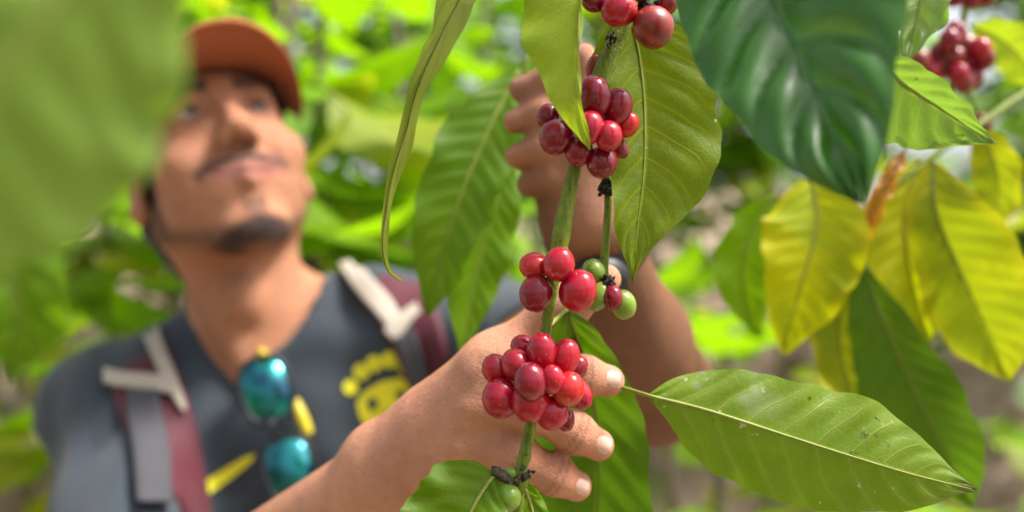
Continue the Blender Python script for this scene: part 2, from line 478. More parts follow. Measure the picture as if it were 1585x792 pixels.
# ================================================================== SETTING: ground, hillside
def ground_h(x, y):
    rise = np.clip(y - 2.6, 0, 3.4) * .34 + np.maximum(0, y - 6) * .08
    return rise + .05 * np.sin(x * 1.3 + .4) * np.cos(y * 1.1) + .04 * np.sin(x * 2.9 + y * 1.7)
def build_ground():
    xs = np.concatenate([np.linspace(-90, -12, 20), np.linspace(-11, 11, 70), np.linspace(12, 90, 20)])
    ys = np.concatenate([np.linspace(-40, -3, 10), np.linspace(-2, 14, 70), np.linspace(15, 120, 20)])
    X, Y = np.meshgrid(xs, ys, indexing='ij'); Z = ground_h(X, Y)
    V = np.stack([X, Y, Z], -1).reshape(-1, 3); n = len(ys)
    F = [(i * n + j, (i + 1) * n + j, (i + 1) * n + j + 1, i * n + j + 1) for i in range(len(xs) - 1) for j in range(n - 1)]
    t = NT('leaf_litter_soil'); oc = t.n('ShaderNodeTexCoord').outputs['Object']
    n1, n2 = t.noise(oc, 1.3, 4), t.noise(oc, 9, 5, .65)
    c = t.mix(t.mapr(n1, .35, .65), (.22, .15, .11, 1), (.36, .26, .20, 1))
    vo = t.n('ShaderNodeTexVoronoi'); t.put(vo.inputs['Vector'], oc); vo.inputs['Scale'].default_value = 14
    c = t.mix(t.mapr(n2, .42, .66), c, t.mix(vo.outputs['Color'], (.46, .36, .29, 1), (.26, .17, .13, 1)))
    c = t.mix(t.math('MULTIPLY', t.mapr(t.noise(oc, 2.3, 4), .56, .68), .7), c, (.16, .22, .04, 1))
    m = t.done(t.bsdf(c, .85, .2, t.bump(n2, .6, .03)))
    o = obj('ground', V, F, m); tag(o, 'brown sloping plantation ground covered with leaf litter', 'ground', kind='structure')
build_ground()

# ================================================================== FOREGROUND BRANCHES
# --- the fruiting branch in focus
D0 = .432
fb = empty('fruiting_branch', W(975, -60, .45), 'green coffee branch with four clusters of ripe red cherries, hanging in front of the hand', 'coffee branch')
main = [(1000, -90, .452), (975, 10, .448), (948, 75, .446), (930, 120, .444), (905, 200, .442), (886, 275, .438), (872, 345, .436), (864, 392, .435), (853, 450, .434), (845, 515, .434), (836, 590, .438), (822, 655, .434), (812, 705, .432), (803, 745, .432), (800, 850, .434)]
sc = .432 / FPX
wr = np.array([11, 13, 14, 16, 13, 10, 11.5, 15, 11, 8.5, 9, 8.5, 10, 10, 8]) * sc
V, F = tube([W(*p) for p in main], wr, 12, n=110)
V = V + .00025 * np.stack([np.sin(V[:, 2] * 900 + V[:, 0] * 2000), np.zeros(len(V)), np.zeros(len(V))], 1)
obj('stem', V, F, M['twig'], fb)
for (px, py, d, r) in ((866, 392, .435, .0050), (806, 738, .431, .0044)):   # swollen joints
    c = W(px, py, d)
    V, F = tube([c + np.array([0, 0, .006]), c + np.array([0, 0, .003]), c, c - np.array([0, 0, .004]), c - np.array([0, 0, .007])], [r * .55, r * .85, r, r * .8, r * .5], 12, n=14)
    obj('node', V, F, M['twig'], fb)
def zoomcherries(parent, ox, oy, s, d, node, rows, toward=.6):
    for row in rows:
        x, y, w, h, dz = row[:5]; key = row[5] if len(row) > 5 else 'cherry'
        cherry(parent, ox + s * x, oy + s * y, d + dz, w * s, h * s, node, key, toward, 'green_berry' if key == 'berry_green' else 'cherry')
# bottom cluster
zoomcherries(fb, 680, 490, .3814, D0, (832, 590, .445), [
    (230, 210, 94, 104, -.002), (338, 120, 84, 80, .008), (313, 194, 108, 110, -.008), (416, 140, 97, 134, -.010), (507, 163, 97, 132, -.006),
    (556, 206, 74, 90, .004, 'cherry_dark'), (371, 262, 107, 132, -.021, 'cherry_dark'), (460, 254, 78, 102, -.020), (525, 291, 108, 118, -.016, 'cherry_bright'), (250, 328, 125, 138, -.008),
    (371, 346, 130, 134, -.014), (455, 390, 112, 112, -.012), (570, 315, 76, 106, -.004), (508, 410, 64, 92, .001, 'cherry_dark')], .35)
# middle cluster
zoomcherries(fb, 740, 260, .303, D0, (858, 425, .436), [
    (285, 502, 122, 120, -.002, 'cherry_bright'), (413, 490, 128, 148, -.010), (296, 643, 130, 158, -.006, 'cherry_dark'), (512, 625, 150, 182, -.008)], .25)
husk(fb, 849, 425, .433, .004, 16, 'twig_brown', seed=2)
# upper cluster
zoomcherries(fb, 740, 0, .3534, .438, (915, 195, .445), [
    (505, 425, 130, 156, -.012, 'cherry_dark'), (606, 470, 108, 142, -.006, 'cherry_dark'), (438, 418, 78, 132, -.004, 'cherry_dark'), (489, 560, 98, 126, -.018, 'cherry'), (570, 597, 96, 116, -.016, 'cherry'),
    (653, 547, 80, 98, -.002, 'cherry_bright'), (306, 510, 86, 92, .002, 'cherry_dark'), (343, 602, 126, 126, -.008, 'cherry_dark'), (440, 665, 102, 108, -.008, 'cherry_dark'), (543, 713, 116, 112, -.008, 'cherry_dark'),
    (620, 645, 58, 92, .004, 'cherry_rot'), (508, 292, 48, 92, .012, 'cherry_rot')], .5)
# top cluster at the frame's edge
zoomcherries(fb, 740, 0, .3534, .434, (978, 5, .448), [
    (505, 5, 92, 76, -.004, 'cherry_dark'), (617, 45, 134, 124, -.010, 'cherry'), (767, 122, 146, 150, -.010, 'cherry_rot'), (832, 15, 70, 80, -.004, 'cherry_rot'), (690, -70, 120, 130, -.006, 'cherry_dark')], .4)
husk(fb, 1000, 14, .434, .0085, 40, seed=5); husk(fb, 946, 60, .440, .004, 14, seed=6); husk(fb, 918, 128, .442, .0035, 10, 'twig_brown', seed=8)
# bottom node: small green berry, buds, dried bracts, twin leaf stalks
zoomcherries(fb, 680, 490, .3814, .424, (790, 738, .431), [(275, 735, 92, 92, 0, 'berry_green')], .5)
zoomcherries(fb, 680, 490, .3814, .428, (800, 742, .431), [(287, 632, 48, 36, 0, 'berry_green')], .3)
V, F = tube([W(766, 728, .427), W(772, 732, .4255), W(782, 738, .426), W(794, 744, .428)], np.array([6, 9, 8, 5]) * sc, 10, n=14); obj('bud', V, F, M['twig_brown'], fb)
husk(fb, 797, 742, .4285, .0075, 26, 'twig_brown', seed=9); husk(fb, 770, 732, .428, .0055, 14, 'twig_brown', seed=10)
husk(fb, 815, 735, .428, .0045, 12, 'black_husk', seed=12)
V, F = tube([W(770, 738, .427), W(765, 770, .427), W(765, 860, .43)], np.array([5, 5, 5]) * sc, 8); obj('leaf_stalk', V, F, M['twig'], fb)
# leaves of the fruiting branch
leaf(fb, [(972, 20, .452), (988, 80, .455), (997, 160, .455), (997, 255, .452), (987, 350, .449), (979, 436, .446)], mat='leaf_hero', nu=80, nc=14,
     hl=[(0, 30), (.06, 60), (.15, 70), (.3, 62), (.45, 52), (.6, 48), (.72, 46), (.83, 33), (.91, 17), (.96, 6), (1, 1)],
     hr=[(0, 10), (.06, 50), (.15, 92), (.28, 112), (.45, 117), (.58, 108), (.7, 86), (.8, 52), (.88, 20), (.95, 6), (1, 1)],
     roll=[-.35, -.25], fold=[.15, .3], wave=.002, quilt=.0014, nv=9, petiole=[(950, 40, .447)], ribr=.0008, seed=1, label='olive green leaf with pale midrib and specks, right of the cherries')
leaf(fb, [(915, -90, .415), (898, 10, .405), (894, 90, .402), (893, 160, .402), (913, 232, .408)], mat='leaf_pale', nu=60,
     hl=[(0, 40), (.2, 86), (.38, 92), (.52, 84), (.66, 60), (.78, 36), (.88, 18), (.95, 8), (1, 1)],
     hr=[(0, 4), (.3, 4), (.6, 4), (.8, 9), (.9, 8), (1, 1)], roll=[.35, .2], fold=[.1, .2], wave=.002, quilt=.0006, seed=2, ribr=.0008, petiole=[(950, -140, .43)],
     label='pale yellow green folded leaf whose tip covers the upper cherries')
leaf(fb, [(878, 478, .462), (905, 560, .492), (922, 650, .508), (925, 760, .515), (915, 900, .52)], mat='leaf_deep', nu=64, nc=12,
     hl=[(0, 4), (.12, 60), (.3, 118), (.5, 140), (.75, 120), (1, 10)], hr=[(0, 3), (.10, 34), (.25, 48), (.4, 68), (.55, 78), (.75, 82), (1, 8)],
     roll=[.1, .25], fold=.2, quilt=.0016, nv=9, seed=3, petiole=[(848, 505, .436)], label='broad green leaf behind the fingers')
leaf(fb, [(768, 733, .428), (752, 752, .422), (725, 800, .415), (690, 900, .41)], mat='leaf_mid', hl=[(0, 6), (.1, 46), (.25, 84), (.6, 100), (1, 5)], hr=[(0, 4), (.12, 22), (.3, 52), (.6, 90), (1, 5)], roll=.15, fold=.3,
     quilt=.0012, nv=7, seed=4, label='young green leaf at the bottom joint')
leaf(fb, [(806, 742, .431), (818, 770, .437), (830, 820, .440), (840, 900, .44)], mat='leaf_mid', hl=[(0, 3), (.2, 22), (.6, 60), (1, 4)], hr=[(0, 4), (.15, 18), (.4, 24), (.7, 28), (1, 4)], roll=-.3, fold=.3,
     quilt=.001, nv=7, seed=5)

# --- the thin side branch with unripe berries
tb = empty('berry_branch', W(945, 230, .462), 'thin green twig with unripe green berries and one small red cherry beside the main branch', 'coffee branch')
V, F = tube([W(955, 200, .466), W(940, 270, .460), W(941, 320, .456), (W(937, 380, .453)), W(936, 420, .452), W(945, 452, .452)], np.array([6, 6.5, 6, 6.5, 7.5, 5]) * sc, 10, n=50)
obj('stem', V, F, M['twig'], tb)
husk(tb, 938, 292, .455, .0058, 40, seed=21); husk(tb, 940, 434, .447, .005, 30, seed=22)
zoomcherries(tb, 740, 260, .303, .45, (942, 440, .456), [(590, 527, 104, 108, .000, 'berry_green'), (612, 652, 104, 138, -.002, 'berry_green'), (687, 663, 78, 108, -.006, 'cherry_dark'), (740, 697, 112, 130, -.001, 'berry_green')], .3)

# --- leaf at the lower right
rb = empty('leafy_twig', W(930, 580, .465), 'twig with one long green leaf reaching right from the fingertips, tip withered', 'coffee leaf')
long_leaf = leaf(rb, [(1005, 612, .444), (1100, 636, .440), (1250, 684, .437), (1400, 730, .440), (1512, 758, .448)], mat='leaf_under', nu=90, nc=15,
     hr=[(0, 4), (.06, 40), (.14, 62), (.24, 74), (.33, 86), (.355, 80), (.38, 84), (.5, 95), (.62, 92), (.72, 82), (.81, 55), (.86, 46), (.92, 22), (1, 1)],
     hl=[(0, 4), (.05, 24), (.14, 66), (.25, 92), (.38, 102), (.52, 98), (.65, 86), (.77, 66), (.87, 40), (.95, 12), (1, 1)],
     roll=[.0, .08, .0], fold=[-.30, -.25], quilt=.0013, nv=11, wave=.0018, waves=5, seed=11, petiole=[(915, 588, .498), (945, 594, .494), (972, 602, .470)], ribr=.0012)

t_ = NT('water'); M['water'] = t_.done(t_.bsdf((.9, .95, .9, 1), .03, .6, Transmission_Weight=1.0, IOR=1.33))
def drops(o, seed, spots):
    P = LEAFP[seed]
    for (u_, v_, r_, st) in spots:
        i, j = int(u_ * (len(P) - 1)), int((v_ + 1) / 2 * (P.shape[1] - 1)); i = max(1, min(len(P) - 2, i)); j = max(1, min(P.shape[1] - 2, j))
        c = P[i, j]; a = nrm(P[i + 1, j] - P[i - 1, j]); b = nrm(P[i, j + 1] - P[i, j - 1]); n_ = np.cross(a, b); n_ = n_ if n_[1] < 0 else -n_
        V, F = cherry_mesh('drop', 3); V = V / .0062
        V = c + (V[:, :1] * a * st + V[:, 1:2] * b + V[:, 2:3] * n_ * .45) * r_ + n_ * r_ * .15
        q = obj('water_drop', V, F, M['water'], o.parent); q.parent = o
drops(long_leaf, 11, [(.62, .45, .0011, 1.6), (.66, .50, .0009, 1.2), (.70, .42, .0008, 1.0), (.60, .12, .0009, 2.2), (.66, .78, .0010, 1.5), (.52, .6, .0006, 1)])

# --- dark glossy leaf near the lens
LD[0] = .93
dk = empty('leafy_twig', W(1130, -160, .34), 'dark glossy green leaf hanging near the lens at the upper right', 'coffee leaf')
leaf(dk, [(1145, -130, .418), (1196, 0, .394), (1245, 100, .370), (1290, 205, .350), (1322, 280, .340), (1338, 318, .337)], mat='leaf_dark', rib='rib_dark', nu=80, nc=16,
     hr=[(0, 60), (.2, 160), (.35, 186), (.5, 178), (.65, 146), (.8, 100), (.9, 58), (.96, 26), (1, 4)],
     hl=[(0, 50), (.2, 132), (.35, 142), (.5, 142), (.65, 128), (.78, 108), (.88, 72), (.95, 36), (1, 3)],
     roll=[.1, .05], fold=[.32, .18], quilt=.0060, nv=6, wave=.002, seed=12, ribr=.0012, ragged=.012, petiole=[(1120, -190, .345)])

LD[0] = .70
# --- large blurred leaf close to the lens, left
lf = empty('leafy_twig', W(330, -200, .23), 'large out-of-focus green leaf very close to the lens, covering the left edge', 'coffee leaf')
leaf(lf, [(285, -190, .240), (150, -70, .236), (40, 60, .232), (-70, 250, .232), (-170, 480, .24)], mat='leaf_blur', nu=60, nc=14,
     hl=[(0, 20), (.12, 120), (.3, 185), (.5, 220), (.7, 190), (.88, 90), (1, 5)], hr=[(0, 20), (.12, 130), (.3, 235), (.5, 272), (.75, 245), (.9, 120), (1, 5)],
     roll=[.0, .0], fold=[-.45, -.4], quilt=.0018, nv=7, seed=13, ragged=.015)
LD[0] = .85
lf2 = empty('leafy_twig', W(-60, 330, .27), 'blurred darker green leaf below the large blurred leaf at left edge', 'coffee leaf')
leaf(lf2, [(-60, 300, .29), (0, 400, .29), (30, 480, .29), (20, 590, .295)], w=150, mat='leaf_mid', roll=.3, fold=.25, quilt=.002, seed=14)

LD[0] = 1.0
# --- narrow curled leaf seen from its edge
cu = empty('leafy_twig', W(760, -120, .42), 'narrow yellow green curled leaf seen edge on, hanging to a hooked tip', 'coffee leaf')
leaf(cu, [(775, -110, .425), (712, 0, .422), (672, 78, .420), (645, 140, .420), (628, 205, .422), (608, 270, .424), (597, 335, .426), (593, 385, .426), (602, 418, .424), (624, 436, .420)],
     mat='leaf_curl', rib='rib_brown', nu=110, nc=8, ribr=.0007,
     hl=[(0, 40), (.15, 42), (.27, 26), (.33, 14), (.36, 20), (.45, 13), (.6, 9), (.75, 7), (.88, 4), (1, 2)], hr=[(0, 30), (.15, 26), (.27, 22), (.36, 12), (.5, 11), (.65, 9), (.78, 6), (.9, 4), (1, 2)],
     roll=[.7, .9, .4, .6, .8], fold=[.5, .7, .5], quilt=.0005, nv=9, wave=.001, seed=15, ragged=.05, droop=.2)

LD[0] = 1.06
# --- two drooping leaves in the middle distance
md = empty('leafy_twig', W(815, 95, .60), 'two blurred drooping green leaves hanging between the face and the cherries', 'coffee leaf')
leaf(md, [(802, 110, .60), (750, 215, .585), (700, 340, .575), (662, 490, .575)], mat='leaf_mid', hl=[(0, 6), (.15, 44), (.35, 68), (.6, 66), (.82, 40), (.95, 14), (1, 2)], hr=[(0, 6), (.15, 34), (.35, 52), (.6, 56), (.85, 34), (1, 2)], roll=.15, fold=.3, nv=14, quilt=.0018, seed=16)
leaf(md, [(790, 225, .605), (765, 320, .60), (735, 430, .595), (712, 552, .59)], mat='leaf_mid', w=92, roll=-.5, fold=.25, nv=13, quilt=.0015, seed=17)
V, F = tube([W(850, 20, .62), W(815, 95, .605), W(795, 190, .605), W(788, 240, .605)], [.0022, .002, .0018, .0014], 8); obj('stem', V, F, M['twig'], md)
sm = empty('leafy_twig', W(800, 250, .75), 'small blurred bright green leaves hanging left of the cherry stem', 'coffee leaf')
leaf(sm, [(812, 245, .75), (835, 280, .74), (850, 320, .735), (858, 358, .73)], w=48, mat=M['bg_leaf'][0], roll=.2, seed=18, nu=24, nc=5)
leaf(sm, [(800, 245, .76), (760, 265, .75), (735, 300, .75)], w=34, mat='leaf_pale', roll=-.2, seed=19, nu=24, nc=5)
V, F = tube([W(860, 200, .78), W(815, 240, .755), W(795, 250, .76)], [.002, .0016, .001], 6); obj('stem', V, F, M['twig'], sm)

LD[0] = 1.0
# --- wet pale leaves behind the dark leaf
wt = empty('leafy_twig', W(1380, 60, .47), 'pale green wet leaf with a shining drip tip behind the dark leaf', 'coffee leaf')
wet_leaf = leaf(wt, [(1360, 95, .470), (1400, 132, .465), (1450, 165, .462), (1500, 198, .460), (1541, 222, .458)], mat='leaf_wet', nu=60, nc=12,
     hr=[(0, 10), (.15, 36), (.35, 38), (.5, 34), (.65, 30), (.75, 20), (.88, 10), (1, 1)], hl=[(0, 20), (.2, 82), (.4, 88), (.6, 70), (.75, 44), (.87, 21), (.95, 7), (1, 1)],
     roll=[.35, .3], fold=[.15, .35], quilt=.0014, nv=6, wave=.0015, seed=20)
drops(wet_leaf, 20, [(.5, -.86, .0014, 3.2), (.72, -.8, .0016, 3.0), (.80, -.75, .0014, 3.0), (.78, -.4, .0010, 2.0), (.86, -.6, .0012, 2.4), (.3, .5, .0008, 1)])
wt2 = empty('leafy_twig', W(1400, -60, .49), 'light green leaf at the top edge behind the dark leaf', 'coffee leaf')
leaf(wt2, [(1440, -90, .50), (1425, 0, .49), (1412, 60, .485), (1402, 96, .48)], mat='leaf_wet', hl=[(0, 20), (.4, 50), (.7, 40), (1, 2)], hr=[(0, 30), (.35, 52), (.6, 46), (.8, 30), (1, 3)], roll=.2, fold=.3, nv=5, quilt=.002, seed=22)

LD[0] = 1.2
# --- yellowing leaves, right
yl = empty('leafy_branch', W(1440, 230, .56), 'branch of blurred yellowing leaves and one orange leaf at the right', 'coffee branch')
V, F = tube([W(1620, 120, .60), W(1520, 190, .575), W(1440, 245, .56), W(1345, 330, .555), W(1335, 400, .55)], [.003, .003, .0026, .002, .0015], 8); obj('stem', V, F, M['twig'], yl)
leaf(yl, [(1255, 270, .57), (1265, 350, .555), (1240, 440, .55), (1213, 548, .555)], hl=[(0, 5), (.12, 50), (.3, 86), (.5, 72), (.7, 50), (.88, 28), (1, 3)], hr=[(0, 5), (.12, 42), (.3, 72), (.5, 80), (.7, 62), (.88, 30), (1, 3)], mat='leaf_yellow', roll=.1, nv=11, quilt=.002, seed=30, label='yellow green drooping leaf')
leaf(yl, [(1200, 300, .60), (1165, 360, .60), (1150, 430, .60), (1175, 522, .60)], w=86, mat=M['bg_leaf'][0], roll=-.2, seed=31, label='bright lime leaf behind the yellow one')
leaf(yl, [(1405, 225, .545), (1375, 280, .54), (1352, 330, .54), (1342, 388, .545)], w=28, mat='leaf_orange', rib='rib_brown', roll=.3, nv=9, seed=32, label='narrow orange withered leaf')
leaf(yl, [(1425, 245, .57), (1400, 330, .565), (1410, 430, .56), (1440, 528, .565)], hl=[(0, 4), (.15, 40), (.35, 62), (.6, 70), (.85, 32), (1, 2)], hr=[(0, 4), (.15, 40), (.4, 60), (.7, 52), (.88, 28), (1, 2)], mat='leaf_yellow', roll=-.2, nv=12, quilt=.002, seed=33)
leaf(yl, [(1445, 250, .555), (1450, 330, .545), (1495, 440, .545), (1562, 588, .555)], hl=[(0, 4), (.15, 38), (.35, 55), (.6, 70), (.8, 58), (.92, 26), (1, 3)], hr=[(0, 4), (.15, 50), (.35, 86), (.6, 92), (.8, 66), (.92, 30), (1, 3)], mat='leaf_olive', roll=.15, nv=13, quilt=.002, seed=34)
leaf(yl, [(1333, 402, .55), (1370, 500, .54), (1425, 620, .54), (1505, 782, .55)], hl=[(0, 4), (.1, 32), (.3, 66), (.5, 82), (.7, 80), (.87, 48), (1, 3)], hr=[(0, 4), (.1, 14), (.3, 44), (.5, 60), (.7, 62), (.86, 40), (1, 3)], mat='leaf_deep', roll=[.2, .1], nv=13, quilt=.002, seed=35, label='long green leaf with an olive half')
leaf(yl, [(1325, 380, .575), (1305, 450, .57), (1300, 540, .57), (1330, 640, .57)], w=90, mat='leaf_olive', roll=-.3, seed=36)
leaf(yl, [(1500, 195, .60), (1530, 230, .60), (1545, 290, .60), (1530, 370, .61)], w=70, mat='leaf_olive', roll=.3, seed=37)

# --- out-of-focus dark cherries, upper right
rc = empty('fruiting_branch', W(1490, -60, .60), 'blurred branch with a dark red cherry cluster at the top right corner', 'coffee branch')
V, F = tube([W(1505, -80, .60), W(1492, 20, .60), W(1478, 90, .605), (W(1468, 160, .61))], [.0026, .0026, .0024, .002], 8); obj('stem', V, F, M['twig'], rc)
rr = np.random.default_rng(4)
for i, (x, y) in enumerate([(1470, 62), (1495, 72), (1518, 76), (1455, 82), (1480, 90), (1502, 98), (1524, 92), (1462, 105), (1486, 115), (1505, 120), (1424, 95), (1440, 112), (1478, 50), (1492, 128)]):
    cherry(rc, x, y, .60 - .012 * rr.uniform(0, 1.5), 31, 36, (1486, 90, .61), ('cherry_dark', 'cherry_rot', 'cherry')[i % 3], .6)
for (x, y) in ((1478, -4), (1504, -2), (1524, -6), (1520, 192)):
    cherry(rc, x, y, .60, 30, 34, (1494, -8, .61), 'cherry_dark', .6)
V, F = tube([W(1478, 90, .605), W(1500, 150, .61), W(1520, 190, .605)], [.002, .0018, .0012], 6); obj('stem', V, F, M['twig'], rc)
leaf(rc, [(1500, 40, .63), (1545, 60, .62), (1585, 95, .61), (1625, 150, .62)], w=70, mat='leaf_pale', roll=.4, seed=38)
LD[0] = 1.0

# ================================================================== PERSON
HC = np.array([-.2949, .9146, CAMZ + .0813])                 # between the ears
HX, HF, HU = np.array([.8556, .4902, .1663]), np.array([.3798, -.8128, .4417]), np.array([-.3517, .3148, .8816])
HM = np.stack([HX, HF, HU], 1)
def hw(x, y, z): return HC + x * HX + y * HF + z * HU

class Field:
    """smoothly blended solid sampled on a rectilinear grid, meshed with surface nets"""
    def __init__(self, xs, ys, zs):
        self.g = [np.asarray(a, np.float32) for a in (xs, ys, zs)]
        self.f = np.full([len(a) for a in self.g], .04, np.float32)
    def _win(self, lo, hi):
        s = []
        for a, l, h in zip(self.g, lo, hi):
            i, j = np.searchsorted(a, l), np.searchsorted(a, h); s.append(slice(max(0, i - 1), min(len(a), j + 1)))
        P = np.meshgrid(*[a[q] for a, q in zip(self.g, s)], indexing='ij')
        return tuple(s), np.stack(P, -1)
    def _blend(self, s, d, k, sub):
        f = self.f[s]
        if f.size == 0: return
        if sub:
            h = np.maximum(k - np.abs(f + d), 0) / k
            self.f[s] = np.maximum(f, -d) + h * h * k * .25
        else:
            h = np.maximum(k - np.abs(f - d), 0) / k
            self.f[s] = np.minimum(f, d) - h * h * k * .25
    def cone(self, a, b, ra, rb, k=.01, sub=False):
        a, b = np.asarray(a, np.float32), np.asarray(b, np.float32); m = max(ra, rb) + .042 + k
        s, P = self._win(np.minimum(a, b) - m, np.maximum(a, b) + m)
        ab = b - a; t = np.clip(((P - a) @ ab) / max(ab @ ab, 1e-12), 0, 1)
        d = np.linalg.norm(P - a - t[..., None] * ab, axis=-1) - (ra + (rb - ra) * t)
        self._blend(s, d, k, sub)
    def chain(self, pts, rs, k=.01):
        for i in range(len(pts) - 1): self.cone(pts[i], pts[i + 1], rs[i], rs[i + 1], k)
    def ell(self, c, r, k=.01, R=None, sub=False):
        c, r = np.asarray(c, np.float32), np.asarray(r, np.float32); m = r.max() + .042 + k
        s, P = self._win(c - m, c + m); q = P - c
        if R is not None: q = q @ np.asarray(R, np.float32)
        k0 = np.linalg.norm(q / r, axis=-1); k1 = np.linalg.norm(q / (r * r), axis=-1)
        self._blend(s, k0 * (k0 - 1) / np.maximum(k1, 1e-6), k, sub)
    def mesh(self):
        f = self.f; S = f < 0; n = f.shape
        c = np.zeros([k - 1 for k in n], np.int8)
        for i in (0, 1):
            for j in (0, 1):
                for k in (0, 1):
                    c += S[i:n[0] - 1 + i, j:n[1] - 1 + j, k:n[2] - 1 + k]
        act = (c > 0) & (c < 8); idx = np.argwhere(act)
        num = np.full(act.shape, -1, np.int32); num[act] = np.arange(len(idx))
        acc = np.zeros((len(idx), 3)); cnt = np.zeros(len(idx))
        G = self.g
        def pos(ii): return np.stack([G[k][ii[:, k]] for k in range(3)], 1).astype(float)
        E8 = [(i, j, k) for i in (0, 1) for j in (0, 1) for k in (0, 1)]
        for a in E8:
            for ax in range(3):
                if a[ax]: continue
                b = list(a); b[ax] = 1
                ia, ib = idx + np.array(a), idx + np.array(b)
                fa, fb = f[tuple(ia.T)].astype(float), f[tuple(ib.T)].astype(float)
                m = (fa < 0) != (fb < 0)
                t = np.where(m, fa / np.where(m, fa - fb, 1), 0)[:, None]
                acc[m] += (pos(ia) * (1 - t) + pos(ib) * t)[m]; cnt[m] += 1
        V = acc / cnt[:, None]; Fs = []
        for ax in range(3):
            o1, o2 = [(1, 2), (2, 0), (0, 1)][ax]
            sl = [slice(None)] * 3; sl[ax] = slice(0, n[ax] - 1); sh = list(sl); sh[ax] = slice(1, n[ax])
            ch = S[tuple(sl)] != S[tuple(sh)]
            e = np.argwhere(ch); e = e[(e[:, o1] > 0) & (e[:, o2] > 0) & (e[:, o1] < n[o1] - 1) & (e[:, o2] < n[o2] - 1)]
            d1, d2 = np.zeros(3, int), np.zeros(3, int); d1[o1] = 1; d2[o2] = 1
            q = np.stack([num[tuple((e - d1 - d2).T)], num[tuple((e - d2).T)], num[tuple(e.T)], num[tuple((e - d1).T)]], 1)
            flip = ~S[tuple(e.T)]; q[flip] = q[flip][:, ::-1]; Fs.append(q)
        return V, np.vstack(Fs)

def axis(parts):
    out = []
    for a, b, st in parts: out.append(np.arange(a, b, st))
    return np.concatenate(out)

def smooth_mesh(V, F, it=2, lam=.5, mask=None):
    E = np.unique(np.sort(np.concatenate([F[:, [0, 1]], F[:, [1, 2]], F[:, [2, 3]], F[:, [3, 0]]]), 1), axis=0)
    deg = np.bincount(E.ravel(), minlength=len(V)).astype(float)
    for _ in range(it):
        s = np.stack([np.bincount(E[:, 0], V[E[:, 1], k], len(V)) + np.bincount(E[:, 1], V[E[:, 0], k], len(V)) for k in range(3)], 1)
        D = (s / deg[:, None] - V) * lam
        V = V + (D if mask is None else D * mask[:, None])
    return V

# joints
SHR, ELR, WRR = np.array([-.402, .935, 1.185]), np.array([-.295, .700, 1.035]), W(603, 738, .517)
SHL, ELL, WRL = np.array([-.030, .935, 1.255]), W(1016, 600, .72), W(912, 345, .575)
NECK = np.array([-.262, .945, 1.245])

